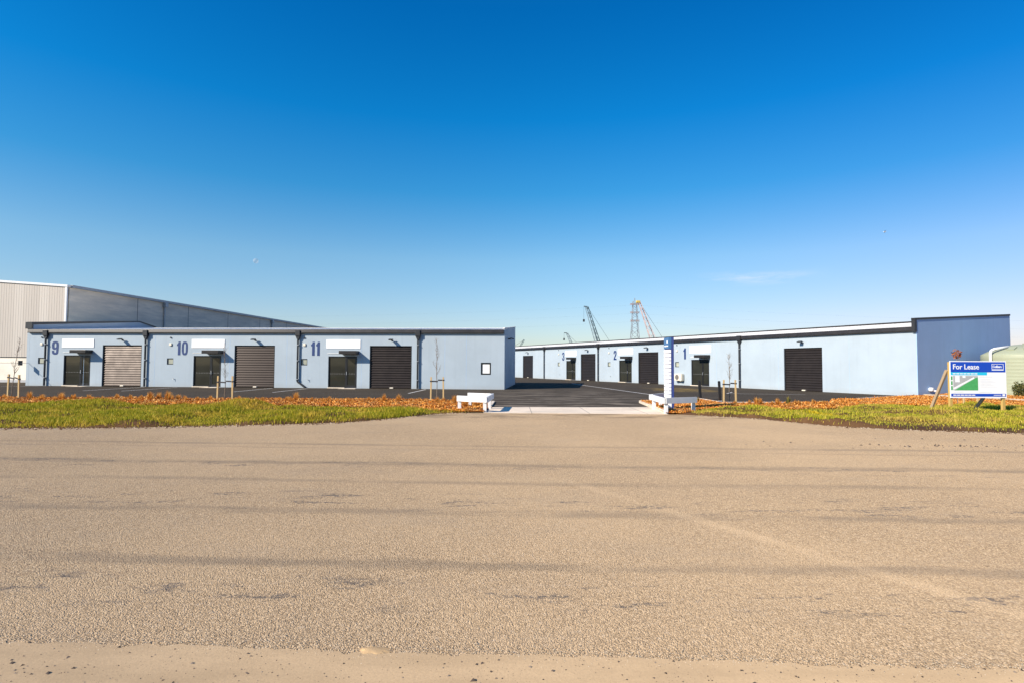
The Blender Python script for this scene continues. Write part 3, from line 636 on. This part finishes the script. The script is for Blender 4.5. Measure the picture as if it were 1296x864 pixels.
g = MB(); g.prism([(-32,zt(-32)-.08),(.12,zt(0)-.08),(.12,zt(0)+.10),(-32,zt(-32)+.10)], -.10, .3); g.build('barge_flashing', M['white'], wh)
g = MB(); g.box(-.10,.06,-.07,.06,2.15,zt(0)-.08); g.build('corner_flashing', M['white'], wh)
g = MB(); g.box(-.15,.0,.25,85,-.08,8.05); g.build('side_wall', M['tilt'], wh)
for s in (8.3,16.2,24.1,32,40,48): MB().box(-.005,.006,s-.03,s+.03,0,8.02).build('panel_joint', M['dark'], wh)
g = MB(); g.box(-.05,.22,.31,85,8.03,8.26); g.build('gutter', M['galv'], wh)
for s in (12.1,35.2,58):
    g = MB(); g.tube([(.12,s,7.7),(.12,s,0)], .09, 10); g.bbox(.02,.38,s-.22,s+.22,7.55,8.02,.02); g.build('downpipe', M['galv'], wh)
g = MB(); g.add([(-32,.3,zt(-32)+.05),(.1,.3,zt(0)+.05),(.1,85,zt(0)+.05),(-32,85,zt(-32)+.05)], [(0,1,2,3)]); g.build('roof', M['roof'], wh)
g = MB(); g.box(-1.55,-1.15,.0,.055,.25,2.0); g.build('service_door', M['print_grey'], wh)
# thin rail and square plate between the unit corner and a post out to the left
rail = tag(empty('cable_fence', (*lw(-34.87,-.02),0), -FA), 'thin wire with a small square plate at the left corner of unit 9', 'fence')
g = MB(); g.tube([(.0,-.0,1.64),(-.75,-5.2,1.64)], .014, 6); g.build('wire', M['galv'], rail)
g = MB(); g.beam((-.75,-5.2,-.05),(-.75,-5.2,1.75),.08); g.build('post', M['galv'], rail)
g = MB(); g.beam((-.085,-.55,1.64-.17),(-.085,-.55,1.64+.17),.035,.32); g.build('plate', M['dark'], rail)

# ------------------------------------------------------------------ street furniture
def barrier(name, posts, rails, label):
    c = Vector((sum(p[0] for p in posts)/len(posts), sum(p[1] for p in posts)/len(posts), 0)); root = tag(empty(name, c), label, 'barrier', 'white timber barriers at the driveway entrance')
    for x, y in posts:
        g = MB(); g.bbox(x-c.x-.06,x-c.x+.06,y-c.y-.06,y-c.y+.06,-.1,.50,.008); g.build('post', M['white'], root)
    for (a, b) in rails:
        g = MB(); g.beam((a[0]-c.x,a[1]-c.y,.46),(b[0]-c.x,b[1]-c.y,.46),.07,.20); g.build('rail', M['white'], root)
barrier('rail_barrier', [(-1.88,20.62),(-.94,20.05),(-.84,21.62),(-1.66,22.7)], [((-1.96,20.59),(-.86,19.92)),((-.86,20.0),(-.73,22.25)),((-.80,22.24),(-1.74,22.76))], 'low white timber barrier on the left side of the concrete driveway')
barrier('rail_barrier', [(5.46,21.9),(5.38,19.9),(6.52,20.5),(6.05,23.2)], [((5.40,22.3),(5.28,19.78)),((5.34,19.80),(6.62,20.45)),((5.48,22.30),(6.25,23.35))], 'low white timber barrier on the right side of the driveway beneath the totem sign')

tt = tag(empty('totem_sign', (5.86,21.12,0)), 'tall narrow blue totem sign with blank white tenant slats beside the driveway', 'sign')
g = MB(); g.bbox(-.02,.155,0,.64,-.1,2.72,.012); g.build('pylon_body', M['totem_blue'], tt)
g = MB(); g.box(-.045,.06,-.006,.645,2.30,2.715); g.build('header_panel', M['totem_sky'], tt)
for i in range(13): z = .48+i*.1385; MB().bbox(-.050,.045,-.012,.63,z,z+.117,.004).build('tenant_slat', M['sign_white'], tt)
g = MB(); g.box(-.050,-.045,.12,.24,2.50,2.60); g.box(-.050,-.045,.08,.56,2.38,2.42); g.build('header_print', M['print_white'], tt)
g = MB(); g.bbox(-.052,.06,-.010,.10,-.05,.46,.006); g.build('foot_panel', M['sign_white'], tt)

# lease board
sg = tag(empty('lease_sign', (16.25,21.12,0), R(3)), 'blue and white For Lease board on yellow timber posts on the right verge', 'sign')
W_, Z0, Z1 = 2.17, .54, 1.90
for x in (.04, W_-.09):
    g = MB(); g.beam((x,.06,-.15),(x,.06,1.86),.10,.09); g.build('post', M['post_wood'], sg)
for x, z in ((.0,1.55),(W_-.42,1.4)):
    g = MB(); g.beam((x-.03,.95,-.02),(x-.03 if x<1 else x+.33,.12,z),.07,.10); g.build('brace', M['brace_wood'], sg)
g = MB(); g.bbox(-.02,W_,-.012,.010,Z0,Z1,.003); bd = g.build('board', M['sign_white'], sg)
def pr(name, mat, polys, y=-.014):
    g = MB()
    for p in polys: g.prism(p, y, y+.003)
    return g.build(name, M[mat], bd)
rect = lambda a,b,c,d: [(a,c),(b,c),(b,d),(a,d)]
pr('header_band', 'board_blue', [rect(.01,W_-.03,1.49,1.87)])
pr('subtitle_band', 'board_cyan', [rect(.01,1.42,1.38,1.487)], -.0145)
pr('footer_band', 'board_blue', [rect(.01,W_-.03,.59,.70)])
g = MB(); g.add(*stand(text_vf('For Lease', .265, .0035), .09, -.0165, 1.60, .98, 1)); g.build('lettering', M['print_white'], bd)
pr('logo_frame', 'print_white', [rect(1.61,2.07,1.785,1.80), rect(1.61,1.625,1.575,1.785), rect(2.055,2.07,1.575,1.785), rect(1.61,2.07,1.56,1.60)], -.0165)
g = MB(); g.add(*stand(text_vf('Colliers', .125, .003), 1.645, -.0165, 1.655, .88, 1)); g.build('logo_lettering', M['print_white'], bd)
pr('subtitle_print', 'print_white', [rect(.09+i*.14,.09+i*.14+.11,1.415,1.452) for i in range(7)], -.017)
pr('site_plan', 'print_grey', [rect(.10,1.06,.82,1.355)])
pr('site_plan_lawn', 'print_green', [[(.15,.822),(1.058,.822),(1.058,1.30),(.94,1.27)]], -.0155)
pr('site_plan_edge', 'print_green', [rect(.012,.075,.83,.98), rect(.012,.075,1.02,1.16), rect(.012,.075,1.2,1.34)], -.0155)
pr('site_plan_buildings', 'print_white', [[(.10,.88),(.14,.85),(.93,1.26),(.90,1.31),(.14,.93)], rect(.18,.35,1.12,1.353), rect(.47,.58,1.28,1.353)], -.017)
pr('small_print', 'print_pale', [rect(1.12,1.62,1.315,1.327)]+[rect(1.15,1.55+.12*((i*7)%3),1.22-i*.055,1.226-i*.055) for i in range(6)]+[rect(.10,.50,.755,.768),rect(1.10,1.60,.755,.768)], -.0155)
pr('footer_print', 'print_white', [rect(.09+i*.145,.09+i*.145+.12,.628,.662) for i in range(6)]+[rect(1.66,1.95,.637,.655),rect(2.0,2.10,.61,.685)], -.017)

# bollards
for x, y, dx, h, lab in ((9.3,28.1,-.06,.95,'leaning black square post at the far end of the garden kerb'),(9.16,25.06,-.05,1.0,'black square post with a pale base sleeve at the near end of the garden kerb')):
    rt = tag(empty('bollard', (x,y,0)), lab, 'post', 'black posts on the garden kerb')
    g = MB(); g.beam((0,0,-.05),(dx,0,h),.11 if y > 26 else .09); g.beam((dx,0,h-.002),(dx*1.02,0,h+.02),.07); g.build('shaft', M['frame'], rt)
    g = MB(); g.beam((.003,0,-.06),(dx*.2,0,.17 if y < 26 else .05),.12); g.build('base_sleeve', M['galv'], rt)

# saplings held by pairs of stakes
def sapling(x, y, h, lean, seed, label, leaves=0):
    r_ = random.Random(seed); root = tag(empty('sapling', (x,y,0)), label, 'tree')
    g = MB(); pts = [(lean*(k/7)**1.5*h+r_.uniform(-.015,.015), r_.uniform(-.015,.015), -.05+k/7*(h+.05)) for k in range(8)]
    g.tube(pts, [.017*(1-k/8.5)+.003 for k in range(8)], 6); g.build('trunk', M['bark'], root, smooth=True)
    b = MB()
    for k in range(26):
        t = r_.uniform(.42,.98); p = Vector(pts[int(t*7)])*(1-(t*7)%1)+Vector(pts[min(7,int(t*7)+1)])*((t*7)%1); a = r_.uniform(0,6.28); L = r_.uniform(.12,.42)*(1.25-t)*1.5
        q = p+Vector((math.cos(a)*L*.45, math.sin(a)*L*.45, L*.85)); m_ = (p+q)/2+Vector((math.cos(a)*L*.1, math.sin(a)*L*.1, -.01)); b.tube([p,m_,q], [.006,.0045,.002], 4)
        for _ in range(2):
            e = q-(q-p)*r_.uniform(.1,.5); d = Vector((r_.uniform(-.1,.1), r_.uniform(-.1,.1), r_.uniform(.05,.15))); b.tube([e,e+d], [.003,.0015], 3)
    b.build('branches', M['bark'], root)
    if leaves:
        n = leaves; c = np.array([r_.gauss(0,1) for _ in range(3*n)]).reshape(n,3); c /= np.linalg.norm(c,axis=1)[:,None]; c *= (rng.uniform(.2,1,n)**.5)[:,None]*np.array([.19,.19,.22]); c += np.array([pts[7][0],0,h-.05])
        np_leaves('crown', c, .045, M['leaf_orange'], root)
    return root
def np_leaves(name, c, s, mat, root):
    n = len(c); u = rng.normal(size=(n,3)); u /= np.linalg.norm(u,axis=1)[:,None]; w = np.cross(u, rng.normal(size=(n,3))); w /= np.linalg.norm(w,axis=1)[:,None]; k = (s*rng.uniform(.6,1.3,n))[:,None]
    V = np.stack([c-u*k, c+w*k*.5, c+u*k, c-w*k*.5],1).reshape(-1,3); return np_mesh(name, V, np.arange(n*4).reshape(n,4), mat, root)
def support(a, b, h, zs, label, bar=False):
    c = ((a[0]+b[0])/2, (a[1]+b[1])/2, 0); root = tag(empty('tree_support', c), label, 'tree stakes', 'pairs of timber stakes holding young trees')
    for p, q in ((a, .015), (b, -.02)):
        g = MB(); g.beam((p[0]-c[0],p[1]-c[1],-.1),(p[0]-c[0]+q,p[1]-c[1],h),.06); g.build('stake', M['stake'], root)
    if bar: g = MB(); g.beam((-.02,-.05,.06),(b[0]-c[0],b[1]-c[1]-.05,.04),.05); g.build('foot_bar', M['stake'], root)
    g = MB(); a2 = Vector((a[0]-c[0],a[1]-c[1],zs[0])); b2 = Vector((b[0]-c[0],b[1]-c[1],zs[1])); m_ = Vector((.03,0,(zs[0]+zs[1])/2-.03))
    for p, q in ((a2,m_),(m_+Vector((0,0,.06)),b2)): g.beam(p, q, .012, .06)
    for p in (a2,b2): g.box(p.x-.036,p.x+.036,p.y-.036,p.y+.036,p.z-.03,p.z+.03)
    g.build('strap', M['strap'], root)
support((-23.4,26.5),(-21.85,25.3),1.12,(.98,.93),'timber stakes and strap around the leaning young tree beside unit 9', True)
sapling(-22.75,25.95,2.75,.11,1,'thin bare sapling leaning right near the left edge before unit 9')
support((-13.0,25.2),(-12.28,25.1),1.12,(.85,.88),'timber stakes and strap in front of the unit 10 door')
sapling(-12.66,25.2,2.5,-.03,2,'thin bare sapling in front of the unit 10 entry door')
support((-3.60,25.35),(-3.03,25.35),1.12,(.93,.98),'timber stakes and strap nearest the left white barrier')
sapling(-3.32,25.38,2.85,-.02,3,'thin bare sapling in front of the blank wall right of unit 11')
support((9.47,25.5),(10.02,25.5),1.06,(.86,.90),'timber stakes and strap beside the black posts')
sapling(9.75,25.55,2.2,0.,4,'small bare sapling beside the black posts before unit 1')
support((19.25,24.3),(19.85,24.3),1.15,(.9,.9),'timber stakes partly hidden behind the lease sign')
sapling(19.15,24.5,2.28,0.,5,'sapling with a small rust orange crown poking up behind the lease sign', 150)
support((30.2,34.4),(30.75,34.4),1.05,(.95,.95),'timber stakes and strap in front of the green tank')
sapling(30.45,34.45,1.75,.0,6,'small bare sapling in front of the green tank')

# ornamental grass tufts along the beds: six plants, copied
def tuft_mesh(seed, mat, n=110, h=.34, sp=.2):
    r_ = np.random.default_rng(seed); a = r_.uniform(0,6.28,n); q = r_.uniform(0,.07,n); x, y = np.cos(a+r_.normal(0,.6,n))*q, np.sin(a)*q
    t = np.abs(r_.normal(0,.42,n)); ln = r_.uniform(.45,1.15,n)*h*(1-.25*t); w = .008; dx, dy = -np.sin(a)*w, np.cos(a)*w; o = np.zeros(n)
    def at(f, bend, k): th = t*bend; return np.stack([x+dx*k+np.cos(a)*np.sin(th)*ln*f, y+dy*k+np.sin(a)*np.sin(th)*ln*f, np.cos(th)*ln*f-.02], -1)
    P = [at(o,1,-1), at(o,1,1), at(.6,.75,.8), at(.6,.75,-.8), at(1,1.35,0)]
    V = np.stack(P,1).reshape(-1,3); i = np.arange(n)[:,None]*5; F = np.concatenate([i+np.array([[0,1,2]]),i+np.array([[0,2,3]]),i+np.array([[3,2,4]])],0)
    return np_mesh('grass_tuft', V, F, mat)
protos = [tuft_mesh(30+i, M['tuft'], 190+15*i, .29+.02*i) for i in range(5)]; pg = tuft_mesh(50, M['tuft_green'], 120, .30)
fp = lambda x, Y: ((x-648)/720*Y, Y)
TL = [(8,25.4),(40,25.3),(56,25.2),(80,24.9),(94,25.1),(115,25.0),(150,25.3),(192,24.9),(203,25.2),(214,24.8),(227,25.1),(237,24.7),(251,25.0),(268,24.8),(304,24.9),(334,24.7),(355,24.9),(365,24.8),(376,25.0),(396,24.4),(418,24.7),(441,24.2),(468,24.6),(487,24.3),(505,24.5),(532,24.4),(554,23.9),(576,24.2),(590,21.9),(603,22.2)]
TR = [(930,24.2),(948,24.2),(957,24.1),(962,24.4),(977,24.1),(983,24.3),(1010,24.2),(1028,24.5)]
used = set()
def put(pr_, X, Y, label, group, sz=1.):
    o = pr_ if pr_.name not in used else pr_.copy()
    if pr_.name in used: COL.objects.link(o)
    used.add(pr_.name); o.location = (X, Y, float(bed_h(np.array(X),np.array(Y)))+.01); o.rotation_euler = (0,0,random.uniform(0,6.28)); s = random.uniform(.6,1.15)*sz; o.scale = (s,s,s*random.uniform(.85,1.15)); tag(o, label, 'plant', group)
for k, (px, Y) in enumerate(TL): X, Y = fp(px, Y); put(protos[k%5], X, Y, 'rust orange grass tuft in the mulch bed left of the driveway', 'orange grass tufts in the left bed')
for k in range(46):
    X = -random.uniform(1.6, 21); lo_ = float(FAR_L(X))+.5; put(protos[k%5], X, random.uniform(lo_, 25.4), 'rust orange grass tuft in the mulch bed left of the driveway', 'orange grass tufts in the left bed', .62)
tr = [protos[0].copy(), protos[3].copy()]
for o in tr: COL.objects.link(o)
for k, (px, Y) in enumerate(TR): X, Y = fp(px, Y); put(tr[k%2], X, Y, 'rust orange grass tuft in the mulch bed right of the driveway', 'orange grass tufts in the right bed')
for k in range(16):
    X = random.uniform(8.3, 15.5); lo_ = float(FAR_R(X))+.4; put(tr[k%2], X, random.uniform(lo_, max(lo_+.2, min(25.0, float(BACK_R(X))-.3))), 'rust orange grass tuft in the mulch bed right of the driveway', 'orange grass tufts in the right bed', .55)
put(pg, *fp(883,26.2), 'small green grass tuft at the foot of the farther black post', None)
o = pg.copy(); COL.objects.link(o); used.discard(o.name); put(o, *fp(997,24.4), 'greenish grass tuft at the right end of the row of orange tufts', None)

x, y = rng.normal(9.9,.32,900), rng.normal(18.62,.16,900); V, F = blades(x, y, hr(x, y), rng.uniform(.08,.17,900), rng.uniform(.012,.026,900), .8)
tag(np_mesh('flowering_weeds', V, F, island('yellow_weed', [(0,(.25,.22,.01)),(.4,(.62,.44,.01)),(1,(.80,.60,.03))], 1, None, .6, .3)), 'bright yellow patch of low weeds in the right verge by the road edge', 'weeds', kind='stuff')
# shrub by the tank
sh = tag(empty('shrub', (27.9,31.2,0)), 'low olive green shrub in front of the green tank', 'shrub')
b = MB()
for k in range(14):
    a = random.uniform(0,6.28); L = random.uniform(.4,.8); b.tube([(0,0,0),(math.cos(a)*L*.3,math.sin(a)*L*.3,L*.6),(math.cos(a)*L*.5,math.sin(a)*L*.5,L)], [.014,.01,.004], 4)
b.build('stem', M['bark'], sh)
c = rng.normal(size=(900,3)); c /= np.linalg.norm(c,axis=1)[:,None]; c *= (rng.uniform(.15,1,900)**.45*(1+.25*np.sin(c[:,0]*7)*np.cos(c[:,1]*6)))[:,None]*np.array([.48,.45,.42]); c += np.array([0,0,.5]); np_leaves('foliage', c, .055, M['leaf_green'], sh)

# timber edging that runs past the end wall behind the sign
g = MB(); g.beam((23.45,32.45,.07),(24.66,27.45,.07),.06,.18); g.beam((24.66,27.44,.075),(25.6,23.9,.07),.06,.18)
tag(g.build('garden_edging', M['edging']), 'pale timber edging board in the mulch behind the lease sign', 'edging')

# water tank
tk = tag(empty('water_tank', (29.75,33.0,0)), 'round pale green plastic water tank at the right edge', 'tank')
g = MB(); n = 56; prof = [(2.02,0),(2.02,.05)]
for k in range(12): z = .1+k*.195; prof += [(2.0,z),(2.0,z+.12),(2.004,z+.14),(2.004,z+.17)]
prof = [q_ for q_ in prof if q_[1] < 2.36]+[(2.0,2.38),(1.985,2.41)]+[(1.98*(1-t), 2.42+.60*(1-(1-t)**2)) for t in [i/9 for i in range(1,9)]]+[(.02,3.02)]
vs = [(r_*math.cos(2*math.pi*k/n), r_*math.sin(2*math.pi*k/n), z) for r_, z in prof for k in range(n)]; fs = [(i*n+k,i*n+(k+1)%n,(i+1)*n+(k+1)%n,(i+1)*n+k) for i in range(len(prof)-1) for k in range(n)]
g.add(vs, fs); g.build('shell', M['tank'], tk, smooth=True)
g = MB(); g.tube([(0,-.5,2.95),(0,-.5,3.06)], .42, 20); g.build('lid', M['tank'], tk)
for k in range(5): a = R(205+k*28); MB().beam((1.2*math.cos(a),1.2*math.sin(a),2.82),(1.55*math.cos(a),1.55*math.sin(a),2.66),.35,.10).build('lifting_lug', M['tank'], tk)
g = MB(); g.tube([(-2.09,-.12,.0),(-2.09,-.12,2.50),(-2.04,-.12,2.64),(-1.9,-.15,2.72),(-1.2,-.3,2.86)], .075, 12); g.build('inlet_pipe', M['white'], tk, smooth=True)

# ------------------------------------------------------------------ cranes and pylon far behind
def lattice(g, a, b, w0, w1, n, t):
    a, b = Vector(a), Vector(b); d = (b-a).normalized(); x = d.cross(Vector((0,1,0))).normalized(); y = Vector((0,1,0))
    P = lambda k, i, j: a+(b-a)*k/n + x*i*(w0+(w1-w0)*k/n)/2 + y*j*(w0+(w1-w0)*k/n)/2
    cs = ((-1,-1),(1,-1),(1,1),(-1,1))
    for i, j in cs: g.beam(P(0,i,j), P(n,i,j), t)
    for k in range(n):
        for q in range(4):
            (i,j),(i2,j2) = cs[q], cs[(q+1)%4]; g.beam(P(k,i,j), P(k+1,i2,j2), t*.65) if k%2 else g.beam(P(k,i2,j2), P(k+1,i,j), t*.65)
def crane(org, tip, boom_mat, label, w=(1.5,.8), head=None, hook=0, second=None, body='yellow'):
    org = Vector(org); tip = Vector(tip)-org; root = tag(empty('crawler_crane', org), label, 'crane')
    d = 1 if tip.x < 0 else -1; foot = Vector((0,0,2.2))
    for y in (-2.2,2.2): MB().bbox(-3.6,3.6,y-.5,y+.5,0,1.2,.3).build('crawler_track', M['dark'], root)
    g = MB(); g.bbox(-1.5 if d>0 else -4.5, 4.5 if d>0 else 1.5,-1.5,1.5,1.3,3.6,.15); g.bbox(3.2*d-1.,3.2*d+1.,-2,2,1.5,3.0,.1); g.build('upper_body', M[body], root)
    g = MB(); lattice(g, foot, tip, w[0], w[1], 14, .16); g.build('boom', M[boom_mat], root)
    if second: g = MB(); lattice(g, foot+Vector(second), tip+Vector(second)*.35, 1.0, .7, 14, .09); g.build('mast', M['steel_far'], root)
    gy = Vector((4.2*d,0,6.5)); g = MB(); g.beam((2*d,0,3.4), gy, .25); g.build('gantry', M[body], root)
    g = MB(); g.beam(tip, gy, .08); g.build('pendant', M['dark'], root)
    if head: g = MB(); g.bbox(tip.x-1.2,tip.x+.4,-.5,.5,tip.z-.5,tip.z+.5,.2); g.build('boom_head', M[head], root)
    if hook:
        g = MB(); hx = tip.x-1.4*d; g.beam((tip.x,0,tip.z+.1),(hx,0,tip.z+.2),.3); g.beam((hx,0,tip.z),(hx,0,tip.z-hook),.06); g.bbox(hx-.35,hx+.35,-.3,.3,tip.z-hook-1.0,tip.z-hook,.12); g.build('hook_block', M['dark'], root)
crane((36.6,220,0), (29.2,220,24.3), 'boom_dark', 'dark teal lattice crane with a hanging hook above unit 3', (.9,.6), None, 4.8, (-1.6,0,0), 'steel_far')
crane((58.6,222,0), (49.7,222,26.6), 'red', 'haze paled red lattice crane with a yellow boom head beside the pylon', (2.6,.7), 'yellow', 0)
crane((31.5,262,0), (25.4,262,16.4), 'steel_far', 'small grey crane tip above the roof over unit 3', (1.6,.7), None, 2.2, None, 'steel_far')
crane((-.8,262,0), (5.6,262,13.4), 'boom_dark', 'smallest dark crane tip just right of the left building', (1.2,.5), None, 0, None, 'steel_far')
py = tag(empty('power_pylon', (51.9,240,0)), 'slender galvanised lattice pylon left of the haze paled red crane', 'pylon')
g = MB(); lattice(g, (0,0,0), (0,0,17), 5.4, 2.6, 7, .2); lattice(g, (0,0,17), (0,0,28.8), 2.6, 1.5, 8, .17); g.beam((0,0,28.8),(0,0,30.2),.25); g.build('tower', M['galv'], py)
for z in (20.6,24.1,27.6): g = MB(); lattice(g, (-2.0,0,z), (2.0,0,z), .5, .5, 4, .13); g.build('crossarm', M['arm_red'], py)
for z in (20.2,23.7,27.2):
    g = MB(); pts = [(-400+k*25, 0, z-6*(1-((k*25-400)%400-200)**2/40000)) for k in range(33)]; g.tube([(p[0],p[1],p[2]) for p in pts], .008, 4); g.build('power_line', M['steel_far'], py)

# ------------------------------------------------------------------ moon and bird
m = N('moonlit_rock'); pz = m.noise(m.coord('Object'), .6, 4); m.col(m.mix(pz, (.6,.6,.6), (.9,.9,.9))); tr_ = m.n('ShaderNodeBsdfTransparent'); mx = m.n('ShaderNodeMixShader'); mx.inputs[0].default_value = .16
m.l(tr_.outputs[0], mx.inputs[1]); m.l(m.p.outputs[0], mx.inputs[2]); m.l(mx.outputs[0], m.out.inputs[0]); m.setp(Roughness=1., Specular_IOR_Level=0.)
bm = bmesh.new(); bmesh.ops.create_icosphere(bm, subdivisions=3, radius=6.8); me = bpy.data.meshes.new('moon'); bm.to_mesh(me); bm.free(); me.materials.append(m.mat); me.polygons.foreach_set('use_smooth',[True]*len(me.polygons))
o = bpy.data.objects.new('moon', me); COL.objects.link(o); o.location = (-325*5/2.4*1.05, 1500, 1.65+130.6/720*1500); o.location.x = (321-648)/720*1500; tag(o, 'tiny pale half moon in the blue sky', 'moon')
bd_ = MB(); bd_.tube([(-.26,0,0),(-.2,0,.01),(-.08,0,.02),(.08,0,.01),(.2,0,.03),(.27,0,.03),(.31,0,.02)], [.02,.035,.06,.065,.04,.035,.008], 10)
for s in (-1,1): bd_.add([(.1,s*.04,.03),(-.06,s*.04,.03),(-.04,s*.34,.10),(-.2,s*.66,.04),(.10,s*.34,.12)], [(0,1,2,4),(4,2,3)]); bd_.add([(.1,s*.04,.02),(-.06,s*.04,.02),(-.04,s*.34,.09),(-.2,s*.66,.035),(.10,s*.34,.11)], [(4,2,1,0),(3,2,4)])
bo = bd_.build('seagull', M['white'], loc=(41.6,63,1.65+172/720*63), smooth=True); bo.rotation_euler = (.2,0,R(160)); bo.scale = (.6,.6,.6); tag(bo, 'tiny white seagull gliding high over the right building', 'bird')

# ------------------------------------------------------------------ light, sky, camera
EL, AZ = R(32), R(56)
w = bpy.data.worlds.new('World'); scene.world = w; w.use_nodes = True; t = w.node_tree; t.nodes.clear()
out = t.nodes.new('ShaderNodeOutputWorld'); bg = t.nodes.new('ShaderNodeBackground'); t.links.new(bg.outputs[0], out.inputs[0])
sky = t.nodes.new('ShaderNodeTexSky'); sky.sky_type = 'NISHITA'; sky.sun_disc = False; sky.sun_elevation = EL; sky.sun_rotation = R(180)+AZ; sky.altitude = 0; sky.air_density = 1.0; sky.dust_density = .3; sky.ozone_density = 2.5
tc = t.nodes.new('ShaderNodeTexCoord'); sx = t.nodes.new('ShaderNodeSeparateXYZ'); t.links.new(tc.outputs['Generated'], sx.inputs[0])
rp = t.nodes.new('ShaderNodeValToRGB'); el = rp.color_ramp.elements; rp.color_ramp.interpolation = 'LINEAR'
SKY = [(0.,(.53,.54,.565)),(.04,(.54,.555,.61)),(.08,(.545,.585,.65)),(.18,(.465,.65,.71)),(.29,(.135,.58,.78)),(.40,(.018,.53,.85)),(.54,(.004,.44,.81)),(.68,(.04,.48,.86)),(1.,(.20,.62,1.02))]
while len(el) < len(SKY): el.new(.5)
for e, (p_, c_) in zip(el, SKY): e.position = p_; e.color = (*c_, 1)
t.links.new(sx.outputs[2], rp.inputs[0])
mu = t.nodes.new('ShaderNodeMix'); mu.data_type = 'RGBA'; mu.blend_type = 'MULTIPLY'; mu.inputs[0].default_value = 1.; t.links.new(sky.outputs[0], mu.inputs[6]); t.links.new(rp.outputs[0], mu.inputs[7])
ax = t.nodes.new('ShaderNodeMapRange'); ax.interpolation_type = 'SMOOTHSTEP'; t.links.new(sx.outputs[0], ax.inputs[0]); ax.inputs[1].default_value = .05; ax.inputs[2].default_value = .75
m2 = t.nodes.new('ShaderNodeMix'); m2.data_type = 'RGBA'; m2.blend_type = 'MULTIPLY'; t.links.new(ax.outputs[0], m2.inputs[0]); t.links.new(mu.outputs[2], m2.inputs[6]); m2.inputs[7].default_value = (.98,.83,.90,1); mu = m2
# one faint wisp of cloud low on the right
mp = t.nodes.new('ShaderNodeMapping'); t.links.new(tc.outputs['Generated'], mp.inputs[0]); mp.inputs['Scale'].default_value = (5,5,26); mp.inputs['Rotation'].default_value = (0,.10,0)
nz = t.nodes.new('ShaderNodeTexNoise'); t.links.new(mp.outputs[0], nz.inputs['Vector']); nz.inputs['Scale'].default_value = 1.6; nz.inputs['Detail'].default_value = 7; nz.inputs['Roughness'].default_value = .62
def mr(src, a_, b_, c_=0., d_=1.):
    q = t.nodes.new('ShaderNodeMapRange'); q.interpolation_type = 'SMOOTHSTEP'; t.links.new(src, q.inputs[0]); q.inputs[1].default_value = a_; q.inputs[2].default_value = b_; q.inputs[3].default_value = c_; q.inputs[4].default_value = d_; return q.outputs[0]
def mm(op, a_, b_):
    q = t.nodes.new('ShaderNodeMath'); q.operation = op
    for k_, v_ in enumerate((a_, b_)):
        if hasattr(v_, 'is_output'): t.links.new(v_, q.inputs[k_])
        else: q.inputs[k_].default_value = v_
    return q.outputs[0]
dz = mm('ABSOLUTE', mm('SUBTRACT', sx.outputs[2], .142), 0.); dx_ = mm('ABSOLUTE', mm('SUBTRACT', sx.outputs[0], .385), 0.)
wis = mm('MULTIPLY', mm('MULTIPLY', mr(dz, .016, .0), mr(dx_, .11, .0)), mr(nz.outputs[0], .42, .70, 0., .55))
cl = t.nodes.new('ShaderNodeMix'); cl.data_type = 'RGBA'; t.links.new(wis, cl.inputs[0]); t.links.new(mu.outputs[2], cl.inputs[6]); cl.inputs[7].default_value = (4.2,4.4,4.7,1)
t.links.new(cl.outputs[2], bg.inputs[0]); bg.inputs[1].default_value = .13
sl = bpy.data.lights.new('sun', 'SUN'); sl.energy = 4.9; sl.angle = R(.53); sl.color = (1,.885,.74); so = bpy.data.objects.new('sun', sl); COL.objects.link(so)
sd = Vector((-math.sin(AZ)*math.cos(EL), -math.cos(AZ)*math.cos(EL), math.sin(EL))); so.rotation_euler = sd.to_track_quat('Z','Y').to_euler(); so.location = (-20,-20,30)
cd = bpy.data.cameras.new('camera'); cd.sensor_width = 36; cd.lens = 20; cd.clip_end = 6000; cd.clip_start = .05; co = bpy.data.objects.new('camera', cd); COL.objects.link(co)
co.matrix_world = Matrix.Translation((0,0,1.65)) @ Matrix.Rotation(R(90)+math.atan(30/720), 4, 'X') @ Matrix.Rotation(.0052, 4, 'Z'); scene.camera = co
vs = scene.view_settings; vs.view_transform = 'Standard'; vs.look = 'None'; vs.exposure = .70; vs.gamma = 1.; vs.use_curve_mapping = False
